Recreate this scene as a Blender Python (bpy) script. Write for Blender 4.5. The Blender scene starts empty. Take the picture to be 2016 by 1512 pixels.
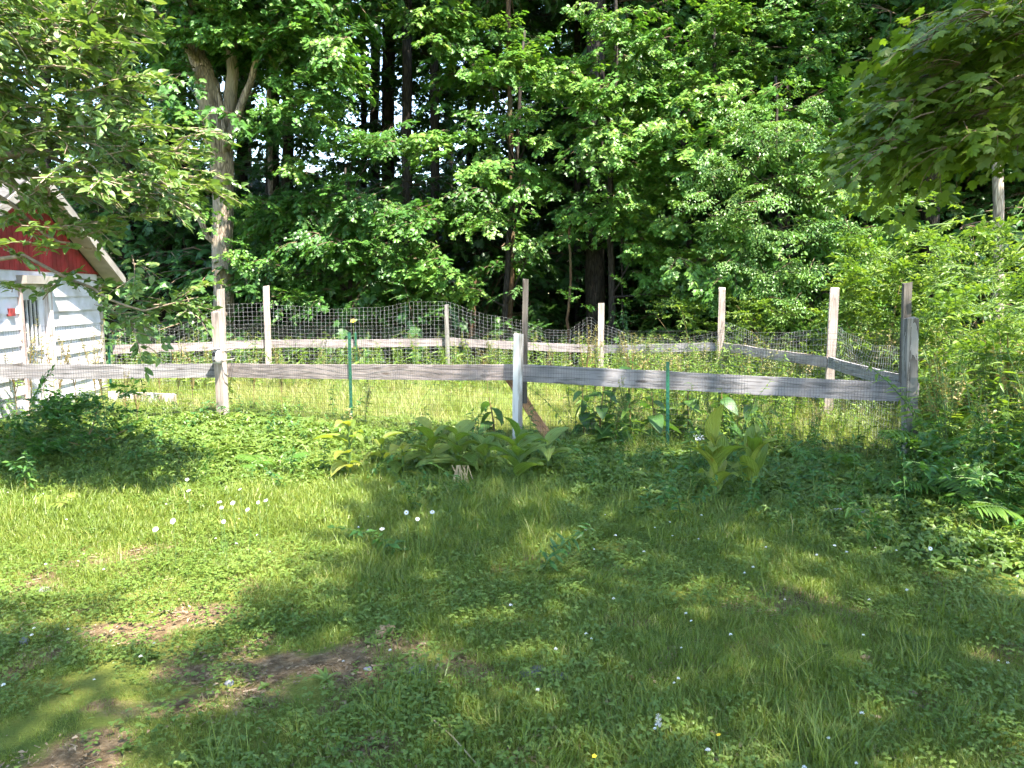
import bpy, math, random
import numpy as np
from mathutils import Vector, Matrix

rng = np.random.default_rng(7)
random.seed(7)
SC = bpy.context.scene
COL = SC.collection
R = math.radians

# ------------------------------------------------------------------ camera, sky, sun, exposure
CAM_Z, PITCH, FPX = 1.6, R(6.83), 1512.0          # FPX: focal length in photo pixels (2016 wide)
cam = bpy.data.cameras.new('camera'); cam.sensor_width = 36; cam.lens = 27.0
cam.clip_start = 0.05; cam.clip_end = 2000
cam_o = bpy.data.objects.new('camera', cam); COL.objects.link(cam_o)
cam_o.location = (0, 0, CAM_Z); cam_o.rotation_euler = (R(90) - PITCH, 0, 0)
SC.camera = cam_o

SUN_EL, SUN_AZ = R(62), R(36)                     # azimuth: to the right of straight behind the camera
SDIR = np.array([math.sin(SUN_AZ)*math.cos(SUN_EL), -math.cos(SUN_AZ)*math.cos(SUN_EL), math.sin(SUN_EL)])
world = bpy.data.worlds.new('World'); SC.world = world; world.use_nodes = True
wn, wl = world.node_tree.nodes, world.node_tree.links
wn.clear()
sky = wn.new('ShaderNodeTexSky'); sky.sky_type = 'NISHITA'; sky.sun_disc = False
sky.sun_elevation = SUN_EL; sky.sun_rotation = math.atan2(SDIR[0], SDIR[1])
sky.altitude = 200; sky.air_density = 1.2; sky.dust_density = 0.6; sky.ozone_density = 1.5
wtc = wn.new('ShaderNodeTexCoord'); wmap = wn.new('ShaderNodeMapping'); wmap.inputs['Scale'].default_value = (1, 1, 2.2)
wno = wn.new('ShaderNodeTexNoise'); wno.inputs['Scale'].default_value = 4.2; wno.inputs['Detail'].default_value = 8; wno.inputs['Roughness'].default_value = 0.55
wra = wn.new('ShaderNodeValToRGB'); wra.color_ramp.elements[0].position = 0.53; wra.color_ramp.elements[1].position = 0.66
wmix = wn.new('ShaderNodeMixRGB'); wmix.inputs['Color2'].default_value = (1.5, 1.5, 1.85, 1)
wbg = wn.new('ShaderNodeBackground'); wbg.inputs['Strength'].default_value = 0.15
wout = wn.new('ShaderNodeOutputWorld')
wl.new(wtc.outputs['Generated'], wmap.inputs[0]); wl.new(wmap.outputs[0], wno.inputs['Vector'])
wl.new(wno.outputs['Fac'], wra.inputs[0]); wl.new(wra.outputs[0], wmix.inputs['Fac'])
wl.new(sky.outputs[0], wmix.inputs['Color1']); wl.new(wmix.outputs[0], wbg.inputs['Color']); wl.new(wbg.outputs[0], wout.inputs[0])

sun = bpy.data.lights.new('sun', 'SUN'); sun.energy = 4.7; sun.angle = R(0.53); sun.color = (1.0, 0.93, 0.82)
sun_o = bpy.data.objects.new('sun', sun); COL.objects.link(sun_o)
sun_o.rotation_euler = Vector(SDIR).to_track_quat('Z', 'Y').to_euler(); sun_o.location = (8, -10, 20)

SC.view_settings.view_transform = 'Standard'; SC.view_settings.look = 'None'
SC.view_settings.exposure = 2.5; SC.view_settings.gamma = 1.0; SC.view_settings.use_curve_mapping = False
cy = SC.cycles
cy.max_bounces = 5; cy.diffuse_bounces = 3; cy.glossy_bounces = 1; cy.transmission_bounces = 3; cy.adaptive_threshold = 0.05; cy.transparent_max_bounces = 8
cy.use_denoising = True; cy.sample_clamp_indirect = 8

# ------------------------------------------------------------------ small helpers
def ray(px, py):
    u, v = (px - 1008) / FPX, (756 - py) / FPX
    c, s = math.cos(PITCH), math.sin(PITCH)
    return np.array([u, c + v * s, v * c - s])
def at(px, py, Y):                                 # world point on the ray through a photo pixel at distance Y
    d = ray(px, py); return np.array([0, 0, CAM_Z]) + d * (Y / d[1])
def gp(px, py, z=0.0):
    d = ray(px, py); return np.array([0, 0, CAM_Z]) + d * ((z - CAM_Z) / d[2])
def pix(P):
    P = np.asarray(P, float); c, s = math.cos(PITCH), math.sin(PITCH)
    z = P[..., 2] - CAM_Z; f = P[..., 1] * c - z * s; u = P[..., 1] * s + z * c
    f = np.where(f < 0.05, 0.05, f)
    return np.stack([1008 + FPX * P[..., 0] / f, 756 - FPX * u / f], -1)

_perm = rng.random((256, 256))
def vnoise(x, y, s=1.0, octv=4):
    x = np.asarray(x, float) * s; y = np.asarray(y, float) * s; out = 0; amp = 1; tot = 0
    for o in range(octv):
        xi = np.floor(x).astype(int); yi = np.floor(y).astype(int); fx = x - xi; fy = y - yi
        fx = fx * fx * (3 - 2 * fx); fy = fy * fy * (3 - 2 * fy)
        g = lambda a, b: _perm[(a + 37 * o) % 256, (b + 91 * o) % 256]
        out = out + amp * ((g(xi, yi) * (1 - fx) + g(xi + 1, yi) * fx) * (1 - fy) + (g(xi, yi + 1) * (1 - fx) + g(xi + 1, yi + 1) * fx) * fy)
        tot += amp; amp *= .5; x = x * 2.03; y = y * 2.03
    return out / tot
def gz(x, y):                                      # gentle ground relief
    return (vnoise(x, y, 0.35, 3) - .5) * 0.12 + (vnoise(np.asarray(x) + 40, y, 1.6, 2) - .5) * 0.035

def inpoly(P, poly):
    x, y = P[:, 0], P[:, 1]; ins = np.zeros(len(P), bool); n = len(poly)
    for i in range(n):
        (x1, y1), (x2, y2) = poly[i], poly[(i + 1) % n]
        c = ((y1 > y) != (y2 > y)) & (x < (x2 - x1) * (y - y1) / (y2 - y1 + 1e-12) + x1)
        ins ^= c
    return ins

class Bag:                                         # collects faces for one mesh
    def __init__(s): s.v = []; s.f = []; s.m = []; s.r = []; s.n = 0
    def add(s, V, F, mat=0, rnd=0.5):
        V = np.asarray(V, float); s.v.append(V)
        s.f += [tuple(i + s.n for i in f) for f in F]; s.m += [mat] * len(F)
        s.r.append(np.full(len(V), rnd)); s.n += len(V)
    def box(s, c, d, M=None, mat=0):
        V = np.array([[x, y, z] for x in (-.5, .5) for y in (-.5, .5) for z in (-.5, .5)]) * np.array(d) + np.array(c)
        if M is not None: V = V @ np.asarray(M).T
        s.add(V, [(0, 1, 3, 2), (4, 6, 7, 5), (0, 4, 5, 1), (2, 3, 7, 6), (0, 2, 6, 4), (1, 5, 7, 3)], mat)
    def tube(s, P, rad, n=6, mat=0, rnd=0.5, jit=0.0, cap=True):
        P = np.asarray(P, float); k = len(P); rad = np.broadcast_to(np.asarray(rad, float), (k,))
        T = np.gradient(P, axis=0); T /= np.linalg.norm(T, axis=1)[:, None] + 1e-9
        a = np.array([1., 0, 0]) if abs(T[0][0]) < .9 else np.array([0, 1., 0])
        V = []; ang = np.arange(n) * 2 * math.pi / n
        for i in range(k):
            a = a - T[i] * (a @ T[i]); a /= np.linalg.norm(a); b = np.cross(T[i], a)
            rr = rad[i] * (1 + (jit * (rng.random(n) - .5) if jit else 0))
            V.append(P[i] + (np.cos(ang) * rr)[:, None] * a + (np.sin(ang) * rr)[:, None] * b)
        F = [(i * n + j, i * n + (j + 1) % n, (i + 1) * n + (j + 1) % n, (i + 1) * n + j) for i in range(k - 1) for j in range(n)]
        if cap: F += [tuple(range(n))[::-1], tuple((k - 1) * n + j for j in range(n))]
        s.add(np.concatenate(V), F, mat, rnd)
    def mesh(s, name, mats, smooth=False):
        me = bpy.data.meshes.new(name)
        V = np.concatenate(s.v) if s.v else np.zeros((0, 3))
        me.from_pydata(V.tolist(), [], s.f)
        for m in mats: me.materials.append(m)
        me.polygons.foreach_set('material_index', s.m)
        at_ = me.attributes.new('rnd', 'FLOAT', 'POINT'); at_.data.foreach_set('value', np.concatenate(s.r).astype(np.float32))
        if smooth: me.polygons.foreach_set('use_smooth', [True] * len(me.polygons))
        me.update(); return me

def link(name, me, parent=None, loc=None, rot=None, scl=None):
    o = bpy.data.objects.new(name, me); COL.objects.link(o)
    if parent is not None: o.parent = parent
    if loc is not None: o.location = loc
    if rot is not None: o.rotation_euler = rot
    if scl is not None: o.scale = (scl,) * 3 if np.isscalar(scl) else scl
    return o
def tag(o, label=None, cat=None, group=None, kind=None):
    for k, v in (('label', label), ('category', cat), ('group', group), ('kind', kind)):
        if v: o[k] = v
    return o
def thing(name, label, cat, loc=(0, 0, 0), rz=0, group=None):
    o = bpy.data.objects.new(name, None); COL.objects.link(o); o.empty_display_size = .1
    o.location = loc; o.rotation_euler = (0, 0, rz)
    return tag(o, label, cat, group)

# ------------------------------------------------------------------ materials
def newmat(name):
    m = bpy.data.materials.new(name); m.use_nodes = True
    nt = m.node_tree; nt.nodes.clear(); out = nt.nodes.new('ShaderNodeOutputMaterial')
    return m, nt, nt.nodes, nt.links, out
def ramp(nodes, stops):
    r = nodes.new('ShaderNodeValToRGB'); e = r.color_ramp.elements
    while len(e) < len(stops): e.new(0.5)
    for i, (p, c) in enumerate(stops): e[i].position = p; e[i].color = (*c, 1)
    return r
def leaf_mat(name, stops, trans=0.35, tcol=None, rough=0.42, spec=0.45, objw=0.45, ribs=0):
    m, nt, N, L, out = newmat(name)
    a = N.new('ShaderNodeAttribute'); a.attribute_name = 'rnd'
    oi = N.new('ShaderNodeObjectInfo')
    m1 = N.new('ShaderNodeMath'); m1.operation = 'MULTIPLY'; m1.inputs[1].default_value = 1 - objw; L.new(a.outputs['Fac'], m1.inputs[0])
    m2 = N.new('ShaderNodeMath'); m2.operation = 'MULTIPLY_ADD'; m2.inputs[1].default_value = objw
    L.new(oi.outputs['Random'], m2.inputs[0]); L.new(m1.outputs[0], m2.inputs[2])
    rp = ramp(N, stops); L.new(m2.outputs[0], rp.inputs[0])
    p = N.new('ShaderNodeBsdfPrincipled'); L.new(rp.outputs[0], p.inputs['Base Color'])
    p.inputs['Roughness'].default_value = rough; p.inputs['Specular IOR Level'].default_value = spec
    if ribs:
        tc = N.new('ShaderNodeTexCoord'); sx = N.new('ShaderNodeSeparateXYZ'); L.new(tc.outputs['Object'], sx.inputs[0])
        f1 = N.new('ShaderNodeMath'); f1.operation = 'MULTIPLY'; f1.inputs[1].default_value = ribs; L.new(sx.outputs['X'], f1.inputs[0])
        f2 = N.new('ShaderNodeMath'); f2.operation = 'SINE'; L.new(f1.outputs[0], f2.inputs[0])
        b_ = N.new('ShaderNodeBump'); b_.inputs['Strength'].default_value = .8; b_.inputs['Distance'].default_value = .004; L.new(f2.outputs[0], b_.inputs['Height']); L.new(b_.outputs[0], p.inputs['Normal'])
        nn = N.new('ShaderNodeTexNoise'); nn.inputs['Scale'].default_value = 22; nn.inputs['Detail'].default_value = 5; L.new(tc.outputs['Object'], nn.inputs['Vector'])
        rb = ramp(N, [(.60, (1, 1, 1)), (.70, (.75, .42, .25))]); L.new(nn.outputs['Fac'], rb.inputs[0])
        mb = N.new('ShaderNodeMixRGB'); mb.blend_type = 'MULTIPLY'; mb.inputs['Fac'].default_value = 1; L.new(rp.outputs[0], mb.inputs['Color1']); L.new(rb.outputs[0], mb.inputs['Color2']); L.new(mb.outputs[0], p.inputs['Base Color'])
    t = N.new('ShaderNodeBsdfTranslucent')
    mx = N.new('ShaderNodeMixRGB'); mx.blend_type = 'MULTIPLY'; mx.inputs['Fac'].default_value = 1
    mx.inputs['Color2'].default_value = (*(tcol or (1.25, 1.25, .5)), 1); L.new(rp.outputs[0], mx.inputs['Color1']); L.new(mx.outputs[0], t.inputs['Color'])
    ms = N.new('ShaderNodeMixShader'); ms.inputs[0].default_value = trans
    L.new(p.outputs[0], ms.inputs[1]); L.new(t.outputs[0], ms.inputs[2]); L.new(ms.outputs[0], out.inputs[0])
    return m
def wood_mat(name, c1, c2, c3, axis=0, scale=1.0, rough=.8, paint=None, paint_amt=.5, knots=True):
    m, nt, N, L, out = newmat(name)
    tc = N.new('ShaderNodeTexCoord'); mp = N.new('ShaderNodeMapping')
    sc = [13 * scale] * 3; sc[axis] = .7 * scale
    mp.inputs['Scale'].default_value = sc
    oi = N.new('ShaderNodeObjectInfo'); cb = N.new('ShaderNodeMath'); cb.operation = 'MULTIPLY'; cb.inputs[1].default_value = 40
    L.new(oi.outputs['Random'], cb.inputs[0]); L.new(cb.outputs[0], mp.inputs['Location'])
    L.new(tc.outputs['Object'], mp.inputs[0])
    n1 = N.new('ShaderNodeTexNoise'); n1.inputs['Scale'].default_value = 1.0; n1.inputs['Detail'].default_value = 6; n1.inputs['Distortion'].default_value = 0.8
    L.new(mp.outputs[0], n1.inputs['Vector'])
    wv = N.new('ShaderNodeMath'); wv.operation = 'MULTIPLY'; wv.inputs[1].default_value = 6; L.new(n1.outputs['Fac'], wv.inputs[0])
    sn = N.new('ShaderNodeMath'); sn.operation = 'FRACT'; L.new(wv.outputs[0], sn.inputs[0])
    rp = ramp(N, [(0.0, c1), (.45, c2), (.85, c2), (1.0, c3)]); L.new(sn.outputs[0], rp.inputs[0])
    n2 = N.new('ShaderNodeTexNoise'); n2.inputs['Scale'].default_value = 5; n2.inputs['Detail'].default_value = 5; L.new(tc.outputs['Object'], n2.inputs['Vector'])
    mm = N.new('ShaderNodeMixRGB'); mm.blend_type = 'MULTIPLY'; mm.inputs['Fac'].default_value = .75
    r2 = ramp(N, [(.3, (.55, .55, .56)), (.7, (1.1, 1.08, 1.05))]); L.new(n2.outputs['Fac'], r2.inputs[0])
    L.new(rp.outputs[0], mm.inputs['Color1']); L.new(r2.outputs[0], mm.inputs['Color2'])
    col = mm.outputs[0]
    kmp = N.new('ShaderNodeMapping'); ks = [9.0] * 3; ks[axis] = 2.2; kmp.inputs['Scale'].default_value = ks
    L.new(tc.outputs['Object'], kmp.inputs[0]); L.new(cb.outputs[0], kmp.inputs['Location'])
    vk = N.new('ShaderNodeTexVoronoi'); vk.inputs['Scale'].default_value = 1.0; L.new(kmp.outputs[0], vk.inputs['Vector'])
    rk = ramp(N, [(.07, (.25, .2, .17)), (.17, (1, 1, 1))]); L.new(vk.outputs['Distance'], rk.inputs[0])
    mk = N.new('ShaderNodeMixRGB'); mk.blend_type = 'MULTIPLY'; mk.inputs['Fac'].default_value = .8; L.new(col, mk.inputs['Color1']); L.new(rk.outputs[0], mk.inputs['Color2']); col = mk.outputs[0]
    if paint:
        n3 = N.new('ShaderNodeTexNoise'); n3.inputs['Scale'].default_value = .55; n3.inputs['Detail'].default_value = 7; n3.inputs['Roughness'].default_value = .7
        L.new(mp.outputs[0], n3.inputs['Vector'])
        r3 = ramp(N, [(paint_amt - .03, (0, 0, 0)), (paint_amt + .03, (1, 1, 1))]); L.new(n3.outputs['Fac'], r3.inputs[0])
        mp3 = N.new('ShaderNodeMixRGB'); mp3.inputs['Color2'].default_value = (*paint, 1)
        L.new(r3.outputs[0], mp3.inputs['Fac']); L.new(col, mp3.inputs['Color1']); col = mp3.outputs[0]
    p = N.new('ShaderNodeBsdfPrincipled'); L.new(col, p.inputs['Base Color']); p.inputs['Roughness'].default_value = rough; p.inputs['Specular IOR Level'].default_value = .25
    bp = N.new('ShaderNodeBump'); bp.inputs['Strength'].default_value = .5; bp.inputs['Distance'].default_value = .004
    L.new(n1.outputs['Fac'], bp.inputs['Height']); L.new(bp.outputs[0], p.inputs['Normal']); L.new(p.outputs[0], out.inputs[0])
    return m
def bark_mat(name, c1, c2, scale=1.0, moss=None):
    m, nt, N, L, out = newmat(name)
    tc = N.new('ShaderNodeTexCoord'); mp = N.new('ShaderNodeMapping'); mp.inputs['Scale'].default_value = (11 * scale, 11 * scale, 2.0 * scale)
    L.new(tc.outputs['Object'], mp.inputs[0])
    n = N.new('ShaderNodeTexNoise'); n.inputs['Scale'].default_value = 1.6; n.inputs['Detail'].default_value = 8; n.inputs['Roughness'].default_value = .65
    L.new(mp.outputs[0], n.inputs['Vector'])
    v = N.new('ShaderNodeTexVoronoi'); v.feature = 'DISTANCE_TO_EDGE'; v.inputs['Scale'].default_value = 1.8; L.new(mp.outputs[0], v.inputs['Vector'])
    mu = N.new('ShaderNodeMath'); mu.operation = 'MULTIPLY'; mu.use_clamp = True; L.new(n.outputs['Fac'], mu.inputs[0])
    vm = N.new('ShaderNodeMath'); vm.operation = 'MULTIPLY_ADD'; vm.inputs[1].default_value = 2.5; vm.inputs[2].default_value = .55; vm.use_clamp = True
    L.new(v.outputs['Distance'], vm.inputs[0]); L.new(vm.outputs[0], mu.inputs[1])
    rp = ramp(N, [(.18, c1), (.62, c2)]); L.new(mu.outputs[0], rp.inputs[0]); col = rp.outputs[0]
    if moss:
        n2 = N.new('ShaderNodeTexNoise'); n2.inputs['Scale'].default_value = 1.5; n2.inputs['Detail'].default_value = 5; L.new(tc.outputs['Object'], n2.inputs['Vector'])
        r2 = ramp(N, [(.48, (0, 0, 0)), (.66, (1, 1, 1))]); L.new(n2.outputs['Fac'], r2.inputs[0])
        mx = N.new('ShaderNodeMixRGB'); mx.inputs['Color2'].default_value = (*moss, 1); L.new(r2.outputs[0], mx.inputs['Fac']); L.new(col, mx.inputs['Color1']); col = mx.outputs[0]
    p = N.new('ShaderNodeBsdfPrincipled'); L.new(col, p.inputs['Base Color']); p.inputs['Roughness'].default_value = .9; p.inputs['Specular IOR Level'].default_value = .15
    b = N.new('ShaderNodeBump'); b.inputs['Strength'].default_value = 1; b.inputs['Distance'].default_value = .03; L.new(mu.outputs[0], b.inputs['Height']); L.new(b.outputs[0], p.inputs['Normal'])
    L.new(p.outputs[0], out.inputs[0]); return m
def plain_mat(name, c, rough=.6, var=.25, scale=8, spec=.3, metal=0, c2=None, bump=0.0):
    m, nt, N, L, out = newmat(name)
    tc = N.new('ShaderNodeTexCoord'); n = N.new('ShaderNodeTexNoise'); n.inputs['Scale'].default_value = scale; n.inputs['Detail'].default_value = 6
    L.new(tc.outputs['Object'], n.inputs['Vector'])
    lo = tuple(x * (1 - var) for x in (c2 or c)); rp = ramp(N, [(.35, lo), (.65, c)]); L.new(n.outputs['Fac'], rp.inputs[0])
    p = N.new('ShaderNodeBsdfPrincipled'); L.new(rp.outputs[0], p.inputs['Base Color'])
    p.inputs['Roughness'].default_value = rough; p.inputs['Specular IOR Level'].default_value = spec; p.inputs['Metallic'].default_value = metal
    if bump:
        b = N.new('ShaderNodeBump'); b.inputs['Strength'].default_value = .7; b.inputs['Distance'].default_value = bump; L.new(n.outputs['Fac'], b.inputs['Height']); L.new(b.outputs[0], p.inputs['Normal'])
    L.new(p.outputs[0], out.inputs[0]); return m

M = {}
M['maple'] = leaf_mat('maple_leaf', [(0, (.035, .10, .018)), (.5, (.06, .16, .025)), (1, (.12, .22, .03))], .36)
M['maple_y'] = leaf_mat('maple_leaf_sunlit', [(0, (.05, .14, .022)), (.5, (.10, .225, .035)), (1, (.20, .30, .05))], .34)  # lighter, yellower maple leaf: sunlight put into the colour of the lit sprays
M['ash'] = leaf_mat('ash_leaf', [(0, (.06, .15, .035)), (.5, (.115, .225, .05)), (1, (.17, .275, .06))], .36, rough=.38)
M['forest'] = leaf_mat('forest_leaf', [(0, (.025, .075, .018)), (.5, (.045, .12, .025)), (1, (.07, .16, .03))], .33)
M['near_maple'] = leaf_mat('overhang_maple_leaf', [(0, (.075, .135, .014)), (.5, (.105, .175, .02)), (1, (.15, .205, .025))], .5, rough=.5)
M['apple'] = leaf_mat('apple_leaf', [(0, (.07, .14, .035)), (.5, (.13, .215, .055)), (1, (.22, .29, .08))], .34, rough=.38, spec=.5)
M['shrub'] = leaf_mat('shrub_leaf', [(0, (.07, .15, .022)), (.5, (.14, .235, .035)), (1, (.24, .31, .05))], .42)
M['darkshrub'] = leaf_mat('bramble_leaf', [(0, (.03, .09, .018)), (.5, (.05, .14, .025)), (1, (.10, .20, .03))], .33)
M['fern'] = leaf_mat('fern_leaf', [(0, (.05, .14, .02)), (.5, (.09, .19, .025)), (1, (.14, .24, .03))], .40)
M['fern_y'] = leaf_mat('yellowing_fern_leaf', [(0, (.14, .23, .04)), (1, (.25, .29, .06))], .40)
M['helle'] = leaf_mat('false_hellebore_leaf', [(0, (.14, .24, .035)), (.5, (.26, .33, .06)), (1, (.42, .42, .09))], .40, objw=.8, ribs=420)
M['helle_g'] = leaf_mat('green_hellebore_leaf', [(0, (.11, .20, .035)), (.5, (.17, .26, .05)), (1, (.26, .33, .07))], .38, objw=.8, ribs=420)
M['bigleaf'] = leaf_mat('broad_weed_leaf', [(0, (.05, .13, .03)), (1, (.11, .21, .045))], .42, rough=.45)
M['cover'] = leaf_mat('ground_cover_leaf', [(0, (.075, .145, .025)), (.5, (.125, .20, .035)), (1, (.20, .265, .05))], .36)
M['clover'] = leaf_mat('lawn_weed_leaf', [(0, (.08, .15, .025)), (.5, (.13, .20, .035)), (1, (.19, .255, .05))], .33)
M['grass'] = leaf_mat('lawn_grass_blade', [(0, (.09, .155, .022)), (.5, (.155, .215, .032)), (.85, (.235, .27, .05)), (1, (.42, .35, .16))], .38)
M['grass_y'] = leaf_mat('dry_grass_blade', [(0, (.13, .23, .04)), (.4, (.21, .27, .06)), (.75, (.32, .30, .12)), (1, (.42, .33, .20))], .38)
M['twig'] = plain_mat('twig_bark', (.16, .115, .07), .85, .4, 30)
M['twig_apple'] = plain_mat('apple_twig_bark', (.30, .23, .16), .8, .4, 25)
M['stem'] = plain_mat('green_stem', (.10, .17, .04), .6, .3, 20)
M['stem_r'] = plain_mat('dry_weed_stem', (.24, .17, .07), .7, .4, 20)
M['seed'] = leaf_mat('weed_seed_head', [(0, (.15, .18, .05)), (.6, (.25, .22, .08)), (1, (.30, .20, .09))], .25)
M['bark'] = bark_mat('dark_bark', (.016, .013, .011), (.07, .06, .05))
M['bark_l'] = bark_mat('pale_ash_bark', (.055, .042, .03), (.46, .37, .28), .9, moss=(.30, .26, .19))
M['bark_o'] = bark_mat('pine_bark', (.035, .02, .012), (.20, .12, .07), 1.2, moss=(.10, .095, .045))
M['bark_p'] = bark_mat('pale_bark', (.16, .12, .10), (.48, .40, .33), 1.0)
M['wood'] = wood_mat('weathered_rail', (.23, .19, .18), (.36, .305, .295), (.16, .135, .13))
M['wood_d'] = wood_mat('shaded_rail', (.17, .16, .16), (.28, .265, .27), (.12, .11, .11))  # darker, bluer copy of the rail wood: shade put into the colour
M['post'] = wood_mat('weathered_post', (.29, .235, .20), (.43, .36, .32), (.21, .165, .14), axis=2)
M['post_w'] = wood_mat('flaking_white_post', (.22, .19, .16), (.30, .27, .24), (.15, .13, .11), axis=2, paint=(.50, .495, .48), paint_amt=.49)
M['post_g'] = wood_mat('grained_grey_post', (.075, .065, .055), (.24, .23, .21), (.30, .285, .26), axis=2, scale=.8)
M['post_dk'] = wood_mat('dark_post_extension', (.075, .065, .055), (.13, .115, .10), (.06, .05, .04), axis=2)
M['brace'] = wood_mat('orange_brown_brace', (.34, .17, .085), (.52, .29, .15), (.22, .11, .05), axis=0)
M['tpost'] = plain_mat('green_enamel', (.015, .12, .065), .4, .35, 12, spec=.5)
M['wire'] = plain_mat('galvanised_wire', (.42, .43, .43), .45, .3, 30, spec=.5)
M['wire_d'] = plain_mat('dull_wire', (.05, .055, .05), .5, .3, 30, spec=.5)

# ------------------------------------------------------------------ leaf shapes (base at origin, tip +Y, length 1, normal +Z)
def leaf_maple():
    h = [(.06, -.02), (.22, -.08), (.46, .10), (.36, .22), (.60, .50), (.36, .50), (.24, .52), (.26, .76), (.10, .78)]
    B = [(0, .02)] + h + [(0, 1.0)] + [(-x, y) for x, y in h[::-1]]
    V = np.array([(0, .36, 0)] + [(x, y, 0) for x, y in B])
    V[:, 2] = -.22 * np.abs(V[:, 0]) ** 1.2 - .18 * np.clip(V[:, 1] - .3, 0, 1) ** 2
    n = len(B); return V, [(0, 1 + i, 1 + (i + 1) % n) for i in range(n)]
def leaf_maple_lo():
    h = [(.20, -.05), (.46, .12), (.30, .27), (.58, .50), (.25, .54), (.18, .78)]
    B = [(0, 0)] + h + [(0, 1.0)] + [(-x, y) for x, y in h[::-1]]
    V = np.array([(0, .36, 0)] + [(x, y, 0) for x, y in B]); V[:, 2] = -.25 * np.abs(V[:, 0]) - .15 * V[:, 1] ** 2
    n = len(B); return V, [(0, 1 + i, 1 + (i + 1) % n) for i in range(n)]
def leaf_oval(w=.5, fold=.25, droop=.25, n=4):
    V, F = [], []
    for i in range(n + 1):
        t = i / n; ww = w * .5 * math.sin(math.pi * (t ** .8)) ** .8 if 0 < t < 1 else 0
        z = -droop * t * t
        V += [(-ww, t, z + fold * ww), (0, t, z), (ww, t, z + fold * ww)]
    for i in range(n):
        a = 3 * i; F += [(a, a + 1, a + 4, a + 3), (a + 1, a + 2, a + 5, a + 4)]
    return np.array(V, float), F
def frame(d, up):
    d = np.asarray(d, float); d = d / np.linalg.norm(d); x = np.cross(d, up); x /= np.linalg.norm(x) + 1e-9
    return np.stack([x, d, np.cross(x, d)], 1)
def put(bag, leaf, pos, d, up, s, mat=0, rnd=None):
    V, F = leaf; bag.add((V * np.array([s, s, s * rng.uniform(.2, 2.0)])) @ frame(d, up).T + np.asarray(pos), F, mat, rng.random() if rnd is None else rnd)

OVAL = leaf_oval(.55, .3, .25, 4); OVAL_LO = leaf_oval(.55, .3, .25, 2); LANCE = leaf_oval(.26, .3, .35, 4); LANCE_LO = leaf_oval(.28, .3, .3, 2); ROUND = leaf_oval(.85, .15, .15, 4); PINNA = leaf_oval(.17, .2, .2, 3)
MAPLE, MAPLE_LO = leaf_maple(), leaf_maple_lo()
U3 = lambda: rng.normal(size=3)

TEMPL = {}                                         # name -> collection of template objects, kept out of the scene
def template(coll, bags, mats, smooth=False):
    c = bpy.data.collections.new(coll)
    for i, b in enumerate(bags):
        o = bpy.data.objects.new('%s_%02d' % (coll, i), b.mesh('%s_%02d' % (coll, i), mats, smooth)); c.objects.link(o)
    TEMPL[coll] = (c, len(bags))

def spray_maple(n=46, L=.8, size=.125, leaf=MAPLE_LO, twigs=3):
    b = Bag(); tw = []
    for k in range(twigs):
        a = (k - (twigs - 1) / 2) * .62 + rng.normal() * .1; l = L * (1 - .25 * abs(a))
        P = [np.array([t * l * math.cos(a), t * l * math.sin(a), .07 * math.sin(t * 2) * L - .30 * L * t * t]) for t in np.linspace(0, 1, 5)]
        b.tube(P, np.linspace(.008, .002, 5) * (L / .8), 3, 1, cap=False); tw.append((P, a))
    for i in range(n):
        P, a = tw[rng.integers(twigs)]; t = rng.random() ** .6 * 4; k = min(int(t), 3)
        p = P[k] + (P[k + 1] - P[k]) * (t - k)
        side = rng.choice([-1, 1]); aa = a + side * (.9 - .5 * t / 4) + rng.normal() * .3
        st = size * (.55 + .6 * rng.random())
        d = np.array([math.cos(aa), math.sin(aa), -.25 - .45 * rng.random()])
        p = p + d * np.array([1, 1, .2]) * st * .75 + U3() * .03
        put(b, leaf, p, d, np.array([0, 0, 1]) + U3() * .28, size * (.7 + .55 * rng.random()))
    return b
def spray_ash(nl=10, L=.7, size=.10, pairs=3):
    b = Bag(); P = [np.array([t * L, 0, .05 * t - .25 * L * t * t]) for t in np.linspace(0, 1, 5)]
    b.tube(P, np.linspace(.008, .002, 5), 3, 1, cap=False)
    for i in range(nl):
        t = (i + 1) / nl * 4; k = min(int(t), 3); p = P[k] + (P[k + 1] - P[k]) * (t - k)
        aa = (1 if i % 2 else -1) * (1.1 - .6 * i / nl) + rng.normal() * .25; r = rng.random()
        d = np.array([math.cos(aa), math.sin(aa), -.1 - .5 * rng.random()]); l = .30 * (.7 + .5 * rng.random()) * L / .7
        up = np.array([0, 0, 1]) + U3() * .2; Fm = frame(d, up)
        for q in range(1, pairs + 1):
            for s_ in (-1, 1):
                pp = p + d * l * q / (pairs + .3) + np.array([0, 0, -.12 * l * (q / pairs) ** 2])
                dd = Fm @ np.array([s_ * .95, .45, -.2]); put(b, LANCE_LO if False else OVAL_LO, pp, dd, up + U3() * .15, size * (.8 + .4 * rng.random()), 0, r * .7 + .3 * rng.random())
        put(b, OVAL_LO, p + d * l, d + np.array([0, 0, -.3]), up, size * 1.1, 0, r)
    return b
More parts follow.
